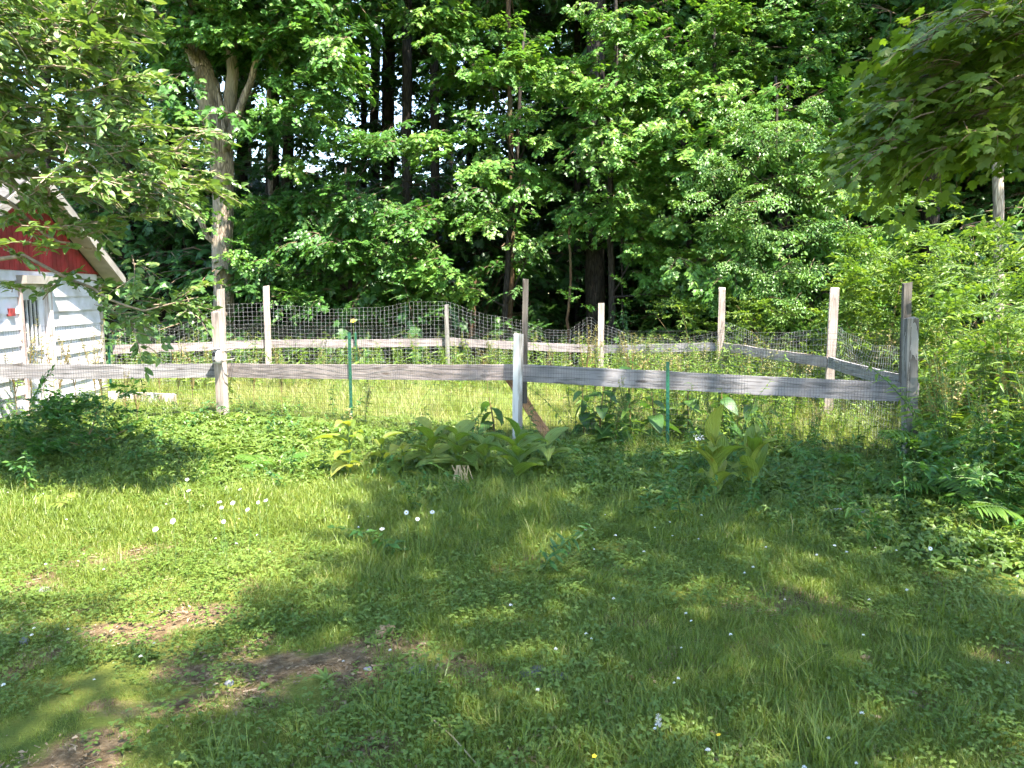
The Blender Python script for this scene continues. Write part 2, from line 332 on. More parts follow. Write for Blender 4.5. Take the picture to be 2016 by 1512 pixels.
def spray_twig(n=22, L=.5, size=.075, leaf=OVAL, mat_t=1, droop=.25, up_bias=.5, rad=.005, sub=2):
    b = Bag(); tws = []
    for k in range(1 + sub):
        a = 0 if k == 0 else rng.choice([-1, 1]) * (.5 + .4 * rng.random()); t0 = 0 if k == 0 else .2 + .4 * rng.random(); l = L if k == 0 else L * .55
        o = np.array([t0 * L, 0, -droop * L * t0 * t0 + .1 * t0 * L])
        P = [o + np.array([t * l * math.cos(a), t * l * math.sin(a) + .03 * L * math.sin(5 * t), .1 * t * l - droop * l * t * t]) for t in np.linspace(0, 1, 5)]
        b.tube(P, np.linspace(rad, rad * .3, 5), 4, mat_t, cap=False); tws.append((P, a))
    for i in range(n):
        P, a = tws[0 if rng.random() < .55 else rng.integers(len(tws))]; t = (.08 + .92 * rng.random()) * 4; k = min(int(t), 3)
        p = P[k] + (P[k + 1] - P[k]) * (t - k)
        aa = a + rng.choice([-1, 1]) * (1.2 - .6 * t / 4) + rng.normal() * .4
        d = np.array([math.cos(aa), math.sin(aa), up_bias * (rng.random() - .35)]) + U3() * .2
        put(b, leaf, p + d * size * .2, d, np.array([0, 0, 1]) + U3() * .45, size * (.65 + .6 * rng.random()))
    return b
def upright(n=40, H=1.0, size=.07, leaf=LANCE, spread=.05, rad=.006, droop=.4):
    b = Bag(); x, y = rng.normal(size=2) * spread
    P = [np.array([x * t * t * 3, y * t * t * 3, H * t]) for t in np.linspace(0, 1, 6)]
    b.tube(P, np.linspace(rad, rad * .35, 6), 4, 1, cap=False)
    for i in range(n):
        t = (.12 + .88 * (i + rng.random()) / n) * 5; k = min(int(t), 4); p = P[k] + (P[k + 1] - P[k]) * (t - k)
        a = i * 2.4 + rng.normal() * .4; d = np.array([math.cos(a), math.sin(a), .5 - droop * rng.random() * 2])
        put(b, leaf, p, d, np.array([0, 0, 1]) + U3() * .25, size * (1.15 - .11 * t) * (.7 + .6 * rng.random()))
    return b
def frond(b, base, az, L, lift, mat=0, pairs=22, width=.22, sub=False):
    r = rng.random(); P = []; n = pairs
    for i in range(n + 1):
        t = i / n; e = lift * (1 - t * .9) - .25 * t
        if i == 0: p = np.asarray(base, float)
        else: p = P[-1] + np.array([math.cos(az) * math.cos(e), math.sin(az) * math.cos(e), math.sin(e)]) * L / n
        P.append(p)
    b.tube(P[::3] + [P[-1]], .003, 3, 1, cap=False)
    for i in range(2, n + 1):
        t = i / n; w = width * L * (math.sin(math.pi * min(1, (1 - t) * .85 + .12)) ** .7 if t < 1 else .1) * (1.1 if t > .3 else t / .3 * .8 + .2)
        T = P[i] - P[i - 1]; T /= np.linalg.norm(T); side = np.cross(T, [0, 0, 1]); side /= np.linalg.norm(side) + 1e-9
        for s_ in (-1, 1):
            put(b, PINNA, P[i], side * s_ + T * .35 + np.array([0, 0, -.15]), np.cross(side, T) + U3() * .1, w * (1.25 if i < n else .7), mat, r * .6 + rng.random() * .4)
def fern_bag(n=7, L=.6, lift=1.2, width=.22):
    b = Bag()
    for i in range(n): frond(b, (0, 0, 0), i * 6.283 / n + rng.normal() * .3, L * (.7 + .5 * rng.random()), lift * (.75 + .35 * rng.random()), width=width)
    return b
def blade(b, base, az, h, w, lean, mat=0, rnd=None, seg=3):
    d = np.array([math.cos(az), math.sin(az), 0]); s = np.array([-math.sin(az), math.cos(az), 0]); V = []
    for i in range(seg + 1):
        t = i / seg; p = np.asarray(base) + d * lean * h * t * t + np.array([0, 0, h * t * (1 - .25 * lean * t)]); ww = w * (1 - t) ** .6 * .5
        V += [p - s * ww, p + s * ww] if i < seg else [p]
    F = [(2 * i, 2 * i + 1, 2 * i + 3, 2 * i + 2) for i in range(seg - 1)] + [(2 * seg - 2, 2 * seg - 1, 2 * seg)]
    b.add(V, F, mat, rng.random() if rnd is None else rnd)
def grass_bag(n=70, rad=.12, h=.09, w=.004, lean=.8):
    b = Bag()
    for i in range(n):
        r = rad * math.sqrt(rng.random()); a = rng.random() * 6.283
        blade(b, (r * math.cos(a), r * math.sin(a), -.005), rng.random() * 6.283, h * (.35 + .9 * rng.random()), w * (.6 + .8 * rng.random()), lean * (.3 + rng.random()))
    return b
def clover_bag(n=16, rad=.10, h=.05, size=.018):
    b = Bag()
    for i in range(n):
        r = rad * math.sqrt(rng.random()); a = rng.random() * 6.283; p = np.array([r * math.cos(a), r * math.sin(a), h * (.4 + .8 * rng.random())]); rr = rng.random()
        for k in range(3):
            t = a + k * 2.094; put(b, ROUND, p, np.array([math.cos(t), math.sin(t), .15 * rng.normal()]), np.array([0, 0, 1]) + U3() * .15, size * (.8 + .5 * rng.random()), 0, rr)
    return b
def rosette_bag(n=7, size=.09, leaf=OVAL, lift=.5):
    b = Bag()
    for i in range(n):
        a = i * 2.4 + rng.normal() * .2; put(b, leaf, (0, 0, .005), np.array([math.cos(a), math.sin(a), lift * (.3 + rng.random())]), np.array([0, 0, 1]) + U3() * .1, size * (.6 + .6 * rng.random()))
    return b
def cover_bag(n=34, rad=.2, h=.16, size=.05):
    b = Bag()
    for i in range(n):
        r = rad * math.sqrt(rng.random()); a = rng.random() * 6.283; z = h * (.25 + .8 * rng.random() ** .7) * (1 - .35 * r / rad); p = np.array([r * math.cos(a), r * math.sin(a), z]); rr = rng.random(); t0 = rng.random() * 6.283
        for k in range(3):
            t = t0 + (k - 1) * .95; put(b, OVAL_LO, p, np.array([math.cos(t), math.sin(t), -.1 + .25 * rng.normal()]), np.array([0, 0, 1]) + U3() * .25, size * (.7 + .6 * rng.random()), 0, rr * .6 + .4 * rng.random())
    return b

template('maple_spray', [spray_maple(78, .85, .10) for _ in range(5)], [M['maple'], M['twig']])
template('maple_sunlit_spray', [spray_maple(84, .78, .10) for _ in range(5)], [M['maple_y'], M['twig']])
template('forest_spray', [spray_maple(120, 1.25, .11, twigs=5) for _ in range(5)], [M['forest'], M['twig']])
template('ash_spray', [spray_ash(14, .75, .085) for _ in range(5)], [M['ash'], M['twig']])
template('overhang_spray', [spray_maple(40, .55, .088, MAPLE, 4) for _ in range(5)], [M['near_maple'], M['twig']])
template('apple_spray', [spray_twig(56, .5, .072, OVAL, sub=3) for _ in range(6)], [M['apple'], M['twig_apple']])
template('shrub_spray', [spray_twig(34, .5, .085, LANCE_LO if i % 2 else OVAL_LO, sub=3, up_bias=.3) for i in range(6)], [M['shrub'], M['stem']])
template('bramble_spray', [spray_twig(36, .5, .08, OVAL_LO, sub=3, up_bias=.2) for i in range(5)], [M['darkshrub'], M['stem']])
template('grass_clump', [grass_bag(330, .20, .052, .0032) for _ in range(6)], [M['grass']])
template('tall_grass_clump', [grass_bag(40, .10, .20, .004, .9) for _ in range(5)], [M['grass']])
template('dry_grass_clump', [grass_bag(130, .22, .20, .0055, .9) for _ in range(5)], [M['grass_y']])
template('clover_patch', [clover_bag(40, .13, .04, .0095) for _ in range(4)], [M['clover']])
template('weed_rosette', [rosette_bag(), rosette_bag(6, .07, ROUND), rosette_bag(9, .10, LANCE, .9), upright(16, .12, .05, OVAL)], [M['clover'], M['stem']])
template('cover_clump', [cover_bag(85, .32, .15, .05) for _ in range(6)], [M['cover']])

_gn = {}
def gn_group(coll):
    if coll in _gn: return _gn[coll]
    g = bpy.data.node_groups.new('scatter_' + coll, 'GeometryNodeTree')
    g.interface.new_socket('Geometry', in_out='INPUT', socket_type='NodeSocketGeometry'); g.interface.new_socket('Geometry', in_out='OUTPUT', socket_type='NodeSocketGeometry')
    N, L = g.nodes, g.links
    gi, go = N.new('NodeGroupInput'), N.new('NodeGroupOutput'); ci = N.new('GeometryNodeCollectionInfo')
    ci.inputs['Collection'].default_value = TEMPL[coll][0]; ci.inputs['Separate Children'].default_value = True; ci.inputs['Reset Children'].default_value = True
    ip = N.new('GeometryNodeInstanceOnPoints'); ip.inputs['Pick Instance'].default_value = True
    def na(n, t): a = N.new('GeometryNodeInputNamedAttribute'); a.data_type = t; a.inputs['Name'].default_value = n; return a
    ai, ar, asc = na('idx', 'INT'), na('rot', 'FLOAT_VECTOR'), na('scl', 'FLOAT')
    er = N.new('FunctionNodeEulerToRotation'); L.new(ar.outputs['Attribute'], er.inputs[0])
    L.new(gi.outputs[0], ip.inputs['Points']); L.new(ci.outputs[0], ip.inputs['Instance']); L.new(ai.outputs['Attribute'], ip.inputs['Instance Index'])
    L.new(er.outputs[0], ip.inputs['Rotation']); L.new(asc.outputs['Attribute'], ip.inputs['Scale']); L.new(ip.outputs[0], go.inputs[0])
    _gn[coll] = g; return g
def scatter(name, coll, P, rot, scl, parent=None, idx=None):
    P = np.asarray(P, np.float32); n = len(P); me = bpy.data.meshes.new(name)
    me.vertices.add(n); me.vertices.foreach_set('co', P.ravel())
    a = me.attributes.new('rot', 'FLOAT_VECTOR', 'POINT'); a.data.foreach_set('vector', np.asarray(rot, np.float32).ravel())
    a = me.attributes.new('scl', 'FLOAT', 'POINT'); a.data.foreach_set('value', np.broadcast_to(np.asarray(scl, np.float32), (n,)).copy())
    a = me.attributes.new('idx', 'INT', 'POINT'); a.data.foreach_set('value', (rng.integers(0, TEMPL[coll][1], n) if idx is None else idx).astype(np.int32))
    for m_ in TEMPL[coll][0].objects[0].data.materials: me.materials.append(m_)
    o = link(name, me, parent); mod = o.modifiers.new('scatter', 'NODES'); mod.node_group = gn_group(coll)
    o['kind'] = 'stuff'; return o

# ------------------------------------------------------------------ ground sheet
FENCE_PX = np.array([(-400, 790), (0, 800), (440, 828), (1020, 893), (1790, 925), (2400, 950)], float)
BED_PX = np.array([(-400, 955), (0, 960), (250, 965), (650, 965), (1000, 985), (1300, 1010), (1600, 1035), (1780, 1085), (2016, 1190), (2400, 1300)], float)
SOIL = [(1590, 1190, .22), (570, 1318, .20), (680, 1308, .22), (480, 1385, .15), (300, 1400, .11), (165, 1112, .22), (90, 1152, .13), (425, 1212, .20), (360, 1335, .12),
        (1065, 1338, .10), (1960, 1292, .10), (1240, 1230, .07), (230, 1240, .10), (1500, 1330, .06), (900, 1330, .10), (700, 1480, .07), (1230, 1385, .06)]
_sp = [(gp(x, y), r) for x, y, r in SOIL]
def soil(x, y):
    s = np.zeros_like(np.asarray(x, float)); n = vnoise(np.asarray(x) + 9, y, 5, 3)
    for c, r in _sp: s = np.maximum(s, 1.2 - np.hypot((x - c[0]) / (r * 1.7), (y - c[1]) / r) - (n - .5) * 2.4)
    q = pix(np.stack([x, y, np.zeros_like(x)], -1)) if np.ndim(x) else None
    if q is not None:
        zone = np.clip((1000 - q[..., 0]) / 500, 0, 1) * np.clip((q[..., 1] - 1130) / 80, 0, 1)
        s = np.maximum(s, (vnoise(np.asarray(x) + 3, y, 3.2, 4) - .66 + .08 * zone) * 6)
    return np.clip(s, 0, 1)
def axis_coords(lo, hi, step, far):
    a = np.arange(lo, hi + 1e-6, step); out = [a]; s = step; v = hi; w = lo; left, right = [], []
    while v < far: s *= 1.35; v += s; right.append(v); w -= s; left.append(w)
    return np.concatenate([left[::-1], a, right])
gx, gy = axis_coords(-7, 7, .07, 400), axis_coords(1.0, 13.5, .07, 400)
GX, GY = np.meshgrid(gx, gy); GZ = gz(GX, GY)
nx, ny = len(gx), len(gy)
V = np.stack([GX, GY, GZ], -1).reshape(-1, 3)
i0 = (np.arange(ny - 1)[:, None] * nx + np.arange(nx - 1)[None]).ravel()
gm = bpy.data.meshes.new('ground'); F = np.stack([i0, i0 + 1, i0 + nx + 1, i0 + nx], 1)
gm.vertices.add(len(V)); gm.vertices.foreach_set('co', V.ravel()); gm.loops.add(F.size); gm.loops.foreach_set('vertex_index', F.ravel().astype(np.int32))
gm.polygons.add(len(F)); gm.polygons.foreach_set('loop_start', (np.arange(len(F)) * 4).astype(np.int32)); gm.update(calc_edges=True)
gm.polygons.foreach_set('use_smooth', np.ones(len(F), bool))
sv = soil(V[:, 0], V[:, 1]); a = gm.attributes.new('soil', 'FLOAT', 'POINT'); a.data.foreach_set('value', sv.astype(np.float32))
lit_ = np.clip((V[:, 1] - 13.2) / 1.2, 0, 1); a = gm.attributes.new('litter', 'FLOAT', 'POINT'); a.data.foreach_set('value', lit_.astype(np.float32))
def ground_mat():
    m, nt, N, L, out = newmat('mossy_lawn_soil')
    tc = N.new('ShaderNodeTexCoord')
    def nz(s, d=6): n = N.new('ShaderNodeTexNoise'); n.inputs['Scale'].default_value = s; n.inputs['Detail'].default_value = d; n.inputs['Roughness'].default_value = .65; L.new(tc.outputs['Object'], n.inputs['Vector']); return n
    n1, n2, n3 = nz(2.2), nz(28), nz(90, 4)
    moss = ramp(N, [(.3, (.08, .12, .022)), (.5, (.14, .165, .032)), (.68, (.22, .21, .05))]); L.new(n1.outputs['Fac'], moss.inputs[0])
    dirt = ramp(N, [(.3, (.07, .045, .024)), (.5, (.16, .11, .06)), (.72, (.31, .225, .135))]); L.new(n2.outputs['Fac'], dirt.inputs[0])
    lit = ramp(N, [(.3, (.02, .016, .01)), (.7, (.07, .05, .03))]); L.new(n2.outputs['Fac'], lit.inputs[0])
    s = N.new('ShaderNodeAttribute'); s.attribute_name = 'soil'; l = N.new('ShaderNodeAttribute'); l.attribute_name = 'litter'
    ad = N.new('ShaderNodeMath'); ad.operation = 'MULTIPLY_ADD'; ad.inputs[1].default_value = .5; L.new(n3.outputs['Fac'], ad.inputs[0]); L.new(s.outputs['Fac'], ad.inputs[2])
    rs = ramp(N, [(.42, (0, 0, 0)), (.72, (1, 1, 1))]); L.new(ad.outputs[0], rs.inputs[0])
    m1 = N.new('ShaderNodeMixRGB'); L.new(rs.outputs[0], m1.inputs['Fac']); L.new(moss.outputs[0], m1.inputs['Color1']); L.new(dirt.outputs[0], m1.inputs['Color2'])
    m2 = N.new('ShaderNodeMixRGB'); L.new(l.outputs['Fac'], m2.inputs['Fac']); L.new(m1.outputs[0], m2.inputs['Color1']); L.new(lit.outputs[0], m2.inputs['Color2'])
    p = N.new('ShaderNodeBsdfPrincipled'); p.inputs['Roughness'].default_value = .95; p.inputs['Specular IOR Level'].default_value = .1; L.new(m2.outputs[0], p.inputs['Base Color'])
    b = N.new('ShaderNodeBump'); b.inputs['Strength'].default_value = 1; b.inputs['Distance'].default_value = .02; L.new(n3.outputs['Fac'], b.inputs['Height']); L.new(b.outputs[0], p.inputs['Normal'])
    L.new(p.outputs[0], out.inputs[0]); return m
gm.materials.append(ground_mat())
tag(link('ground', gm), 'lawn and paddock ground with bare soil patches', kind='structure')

# ------------------------------------------------------------------ shed
SB = np.array([-6.15, 11.5, 0]); SU = np.array([.1, -.995, 0]); SN = np.array([.995, .1, 0])   # right corner, along the gable wall towards the camera, outward
M['white'] = plain_mat('white_siding_paint', (.66, .64, .71), .6, .22, 3, c2=(.54, .51, .50))
M['cream'] = plain_mat('cream_trim_paint', (.38, .345, .31), .7, .35, 4)
M['trim_p'] = wood_mat('pinkish_bare_trim', (.40, .28, .25), (.58, .45, .42), (.34, .22, .19), axis=2, paint=(.72, .68, .70), paint_amt=.5)
M['red'] = plain_mat('barn_red_paint', (.34, .035, .04), .6, .4, 5, c2=(.27, .035, .035))
M['shingle'] = plain_mat('dark_roof_shingle', (.11, .105, .10), .9, .4, 20, bump=.01)
M['glass'] = plain_mat('dim_window_glass', (.03, .04, .045), .12, .2, 2, spec=.6)
M['dark'] = plain_mat('dark_interior', (.02, .02, .02), .8)
M['redsign'] = plain_mat('small_red_sign', (.30, .05, .05), .7, .4, 20)
shed = thing('shed', 'white clapboard shed with red board gable and small door behind left fence', 'shed', tuple(SB))
shed.rotation_euler = (0, 0, 0)
SM = np.stack([SU, SN, np.array([0, 0, 1.])], 1)                                                # local (u, n, z)
def sbox(name, u0, u1, n0, n1, z0, z1, mat, parent=shed, shear=0):
    b = Bag(); c = ((u0 + u1) / 2, (n0 + n1) / 2, (z0 + z1) / 2); d = (u1 - u0, n1 - n0, z1 - z0)
    Vb = np.array([[x, y, z] for x in (-.5, .5) for y in (-.5, .5) for z in (-.5, .5)]) * np.array(d) + np.array(c)
    if shear: Vb[Vb[:, 2] < c[2], 1] += shear
    b.add(Vb @ SM.T, [(0, 1, 3, 2), (4, 6, 7, 5), (0, 4, 5, 1), (2, 3, 7, 6), (0, 2, 6, 4), (1, 5, 7, 3)])
    return link(name, b.mesh(name, [mat]), parent)
W_, EZ, AZ_, AU = 4.2, 1.86, 2.98, 2.1
def gz_at(u): return EZ + (AZ_ - EZ) * (1 - abs(u - AU) / AU)
# body behind the cladding: a closed pentagonal prism
b = Bag(); pr = [(0, 0), (W_, 0), (W_, EZ), (AU, AZ_ - .02), (0, EZ)]
Vb = [(u, n, z) for n in (-.03, -3.6) for u, z in pr]
b.add(np.array(Vb, float) @ SM.T, [(0, 1, 2, 3, 4), (9, 8, 7, 6, 5)] + [(i, i + 5, (i + 1) % 5 + 5, (i + 1) % 5) for i in range(5)])
link('wall', b.mesh('wall', [M['white']]), shed)
D0, D1, DZ = 1.60, 2.22, 1.66                                                                  # door opening
z = -.02; k = 0
while z < EZ - .02:
    z1 = min(z + .195, EZ - .005)
    for (u0, u1) in ((.04, D0 - .09), (D1 + .06, W_)):
        sbox('clapboard', u0, u1, -.03, .004, z, z1 + .006, M['white'], shear=.022)
    z += .195
z_h = DZ + .12
sbox('clapboard', D0 - .09, D1 + .06, -.03, .006, z_h, EZ - .005, M['white'])
u = .0
while u < W_ - .01:                                                                             # red vertical boards
    u1 = min(u + .115, W_); za, zb = gz_at(u) - .02, gz_at(u1) - .02
    b = Bag(); g_ = .004
    Vb = [(u + g_, n, zz) for n in (-.028, .018)] if False else []
    q = [(u + g_, EZ), (u1 - g_, EZ), (u1 - g_, max(zb, EZ + .01)), (u + g_, max(za, EZ + .01))]
    Vb = [(uu, n, zz) for n in (.02, -.028) for uu, zz in q]
    b.add(np.array(Vb) @ SM.T, [(0, 1, 2, 3), (7, 6, 5, 4)] + [(i, i + 4, (i + 1) % 4 + 4, (i + 1) % 4) for i in range(4)])
    link('gable_board', b.mesh('gable_board', [M['red']]), shed); u = u1
sbox('corner_board', -.03, .045, -.06, .035, -.02, EZ - .03, M['cream'])
door = sbox('door', D0, D1, -.06, -.025, 0, DZ, M['white'])
sbox('door_jamb', D0 - .09, D0 - .012, -.03, .05, 0, DZ + .04, M['trim_p']); sbox('door_jamb', D1 + .006, D1 + .06, -.03, .05, 0, DZ + .04, M['trim_p'])
sbox('door_hood', D0 - .10, D1 + .07, -.02, .14, DZ + .04, DZ + .14, M['cream'])
wd = sbox('window', D0 + .14, D1 - .06, -.03, -.015, .92, 1.50, M['glass'], door)
for i in range(5): uu = D0 + .16 + i * .095; sbox('window_bar', uu, uu + .022, -.014, .004, .90, 1.52, M['white'], wd)
sbox('window_frame', D0 + .10, D1 - .03, -.024, -.004, 1.50, 1.55, M['white'], wd); sbox('window_frame', D0 + .10, D1 - .03, -.024, .002, .87, .92, M['white'], wd)
sbox('lower_stop', D0 + .02, D1 - .02, -.024, -.012, .62, .645, M['trim_p'], door)
for sgn in (1, -1):                                                                             # roof slopes with soffit and rake board
    ue = -.22 if sgn == 1 else W_ + .22; sl = (AZ_ - EZ) / AU; ze = AZ_ - abs(ue - AU) * sl
    for nm, n0, n1, o0, o1, mt in (('roof', -3.8, .30, .06, .11, M['shingle']), ('soffit', .03, .285, .0, .055, M['cream']), ('rake_board', .286, .318, -.05, .07, M['cream'])):
        b = Bag(); q = [(AU, AZ_ + o0), (AU, AZ_ + o1), (ue, ze + o1), (ue, ze + o0)]
        Vb = [(uu, n, zz) for n in (n1, n0) for uu, zz in q]
        b.add(np.array(Vb) @ SM.T, [(0, 1, 2, 3), (7, 6, 5, 4)] + [(i, i + 4, (i + 1) % 4 + 4, (i + 1) % 4) for i in range(4)])
        link(nm, b.mesh(nm, [mt]), shed)
sbox('wall_box', 2.42, 2.53, .0, .05, 1.32, 1.41, M['redsign'])

# ------------------------------------------------------------------ fences
def plank(name, A, B, h, t, mat, parent, base, roll=0):
    A, B = np.asarray(A, float), np.asarray(B, float); d = B - A; L_ = np.linalg.norm(d); b = Bag(); n = 8
    for i in range(n):
        pass
    xs = np.linspace(-L_ / 2, L_ / 2, n + 1); V_ = []
    for i, x in enumerate(xs):
        w = rng.normal() * .004 + .008 * math.sin(2.3 * i); hh = h * (1 + rng.normal() * .012); sg = -.006 * L_ * .35 * (1 - (2 * x / L_) ** 2) + rng.normal() * .003
        V_ += [(x, -t / 2 + w, -hh / 2 + sg), (x, t / 2 + w, -hh / 2 + sg), (x, t / 2 + w, hh / 2 + sg), (x, -t / 2 + w, hh / 2 + sg)]
    F_ = [(4 * i + j, 4 * i + (j + 1) % 4, 4 * i + 4 + (j + 1) % 4, 4 * i + 4 + j) for i in range(n) for j in range(4)] + [(3, 2, 1, 0), tuple(4 * n + j for j in range(4))]
    b.add(V_, F_); o = link(name, b.mesh(name, [mat]), parent)
    o.location = Vector((A + B) / 2 - np.asarray(base)); x = Vector(d).normalized(); zz = Vector((0, 0, 1)); y = zz.cross(x).normalized(); zz = x.cross(y)
    o.rotation_euler = (Matrix((x, y, zz)).transposed() @ Matrix.Rotation(roll, 3, 'X')).to_euler()
    return o
def post(A, top, w, d, rz, mat, parent, base, name='post', lean=(0, 0), chip=.012):
    b = Bag(); H = top - A[2] + .25; n = 6; V_ = []
    for i in range(n + 1):
        z_ = -.25 + H * i / n; jx, jy = rng.normal(size=2) * .002
        q = [(-w / 2, -d / 2), (w / 2, -d / 2), (w / 2, d / 2), (-w / 2, d / 2)]
        V_ += [(x + jx + lean[0] * z_, y + jy + lean[1] * z_, z_ + (rng.normal() * chip if i == n else 0)) for x, y in q]
    F_ = [(4 * i + j, 4 * i + (j + 1) % 4, 4 * i + 4 + (j + 1) % 4, 4 * i + 4 + j) for i in range(n) for j in range(4)] + [(3, 2, 1, 0), tuple(4 * n + j for j in range(4))]
    b.add(V_, F_); o = link(name, b.mesh(name, [mat]), parent); o.location = Vector(np.asarray(A) - np.asarray(base)); o.rotation_euler = (0, 0, rz); return o
def metal_post(P, top, parent, base):
    b = Bag(); h = top - P[2] + .2
    b.box((0, 0, h / 2 - .2), (.032, .006, h)); b.box((0, .016, h / 2 - .2), (.006, .026, h))
    for k in range(int((h - .25) / .055)): b.box((0, -.006, .05 + k * .055), (.010, .008, .012))
    o = link('metal_post', b.mesh('metal_post', [M['tpost']]), parent); o.location = Vector(np.asarray(P) - np.asarray(base)); o.rotation_euler = (0, R(rng.normal() * 1), .1); return o
def wire_mesh(name, path, ztop, zbot, cu, cz, r, mat, parent, base, wav=.02, sides=3):
    path = np.asarray(path, float); seg = np.hypot(*np.diff(path[:, :2], axis=0).T); cum = np.concatenate([[0], np.cumsum(seg)]); T = cum[-1]
    nu = int(T / cu); s = np.linspace(0, T, nu + 1); X = np.interp(s, cum, path[:, 0]); Y = np.interp(s, cum, path[:, 1])
    dx, dy = np.gradient(X), np.gradient(Y); l = np.hypot(dx, dy); nxn, nyn = dy / l, -dx / l
    zt = np.interp(s, *ztop) if isinstance(ztop, tuple) else np.full(nu + 1, ztop)
    nz_ = int((np.max(zt) - zbot) / cz); G = np.zeros((nz_ + 1, nu + 1, 3))
    for k in range(nz_ + 1):
        f = k / nz_; zz = zbot + (zt - zbot) * f
        w = (vnoise(s * 1.3, zz * 0 + f * 3, 1.0, 3) - .5) * wav * 2 * (.3 + f); dz = (vnoise(s * 2.1 + 50, f * 4 + 0 * s, 1, 2) - .5) * wav * 1.2
        G[k] = np.stack([X + nxn * w, Y + nyn * w, zz + dz], 1)
    b = Bag(); B0 = np.asarray(base)
    for j in range(nu + 1): b.tube(G[:, j][::2] - B0 if nz_ % 2 == 0 else G[:, j] - B0, r, sides, 0, cap=False)
    for k in range(nz_ + 1): b.tube(G[k] - B0, r, sides, 0, cap=False)
    o = link(name, b.mesh(name, [mat], True), parent); o['kind'] = 'stuff'; return o

PL, PM, PR = at(440, 828, 9.0), at(1018, 893, 7.70), at(1790, 925, 6.95)
PL[2] = PM[2] = PR[2] = 0
FB = np.array([PM[0], PM[1], 0.])
ff = thing('front_fence', 'front fence of weathered rails on three tall posts with fine wire netting', 'fence', tuple(FB))
def ang(a, b_): return math.atan2(b_[1] - a[1], b_[0] - a[0])
a1, a2 = ang(PL, PM), ang(PM, PR)
# posts: lower post, narrower extension above
p = post(PL, at(436, 613, 9.0)[2], .10, .10, a1, M['post'], ff, FB, lean=(-.012, 0)); tag(p, 'weathered left post carrying the camera')
post(PL + np.array([.025, .02, 1.05]), at(434, 570, 9.0)[2], .04, .085, a1, M['post'], ff, FB, 'post_extension')
p = post(PM, at(1028, 657, 7.7)[2], .095, .09, a2 + .12, M['post_w'], ff, FB, lean=(.012, .01)); tag(p, 'middle post with flaking white paint')
post(PM + np.array([.075, .075, .72]), at(1036, 551, 7.75)[2], .055, .04, a2 + .12, M['post_dk'], ff, FB, 'post_extension', lean=(.01, 0))
p = post(PR, at(1790, 628, 6.95)[2], .105, .09, a2 + .25, M['post_g'], ff, FB, lean=(-.06, 0)); tag(p, 'grey right post with bold wavy grain')
post(PR + np.array([-.06, .082, .85]), at(1788, 556, 6.98)[2], .075, .04, a2 + .25, M['post_dk'], ff, FB, 'post_extension', lean=(-.03, 0))
off = lambda a: np.array([-math.sin(a), math.cos(a), 0]) * .072                                 # rails run on the far side of the posts
r0a, r0b = at(-90, 733, 8.35), at(440, 730, 9.0); r1b = at(1022, 735, 7.7); r2b = at(1812, 775, 6.93)
plank('rail', r0a + off(ang(r0a, r0b)), r0b + off(ang(r0a, r0b)), .165, .038, M['wood_d'], ff, FB)
plank('rail', r0b + off(a1) + np.array([.01, 0, 0]), r1b + off(a1) + np.array([-.01, 0, 0]), .165, .038, M['wood'], ff, FB)
plank('rail', r1b + off(a2), r2b + off(a2), .175, .038, M['wood_d'], ff, FB)
fpath = [r0a[:2] + off(a1)[:2] * .55, PL[:2] + off(a1)[:2] * .62, PM[:2] + off(a2)[:2] * .62, PR[:2] + off(a2)[:2] * .62]
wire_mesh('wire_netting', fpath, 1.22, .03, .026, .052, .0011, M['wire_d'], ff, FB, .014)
metal_post(np.array([*(at(692, 850, 8.45)[:2]), 0]), at(690, 655, 8.45)[2], ff, FB)
metal_post(np.array([*(at(1314, 915, 7.28)[:2]), 0]), at(1317, 712, 7.28)[2], ff, FB)

RP = [at(220, 688, 11.9), at(528, 677, 12.9), at(882, 673, 13.2), at(1182, 688, 12.9), at(1418, 682, 12.3), at(1635, 712, 9.6), at(1795, 757, 7.12)]
RB = np.array([RP[2][0], RP[2][1], 0.])
rf = thing('rear_fence', 'rear paddock fence of pale rails and posts with sagging wire mesh', 'fence', tuple(RB))
tops = {1: 563, 2: 600, 3: 598, 4: 568}
for i, tp in tops.items():
    P_ = RP[i].copy(); P_[2] = 0; px_ = pix(RP[i])[0]; aa = ang(RP[i - 1], RP[i])
    post(P_ + np.array([0, -.05, 0]), at(px_, tp, P_[1])[2], .10 if i != 2 else .075, .075, aa, M['post'] if i != 2 else M['post_g'], rf, RB, lean=(rng.normal() * .008, 0))
for i in range(4):
    o_ = np.array([0, .02 + .0 * i, 0]); plank('rail', RP[i] + o_ + (np.array([.004, 0, 0])), RP[i + 1] + o_ - np.array([.004, 0, 0]), .135, .036, M['wood'] if i < 3 else M['wood_d'], rf, RB)
TOP = [(216, 612), (270, 628), (337, 650), (420, 613), (440, 601), (530, 598), (650, 607), (740, 605), (800, 596), (882, 594), (960, 622), (1030, 628), (1075, 650), (1120, 652), (1160, 622), (1182, 640), (1260, 664), (1330, 668), (1418, 652)]
pth = np.array(RP[:5]); cum = np.concatenate([[0], np.cumsum(np.hypot(*np.diff(pth[:, :2], axis=0).T))]); ppx = pix(pth)[:, 0]
ts = np.interp([t[0] for t in TOP], ppx, cum); tz = [at(x, y, np.interp(x, ppx, pth[:, 1]))[2] for x, y in TOP]
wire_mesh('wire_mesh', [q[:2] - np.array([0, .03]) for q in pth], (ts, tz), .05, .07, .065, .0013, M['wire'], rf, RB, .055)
metal_post(np.array([*(RP[0][:2] - np.array([0, .1])), 0]), at(220, 680, 11.8)[2], rf, RB)
metal_post(np.array([*(at(703, 700, 13.0)[:2]), 0]), at(703, 655, 13.0)[2], rf, RB)
sb_ = np.array([RP[5][0], RP[5][1], 0.])
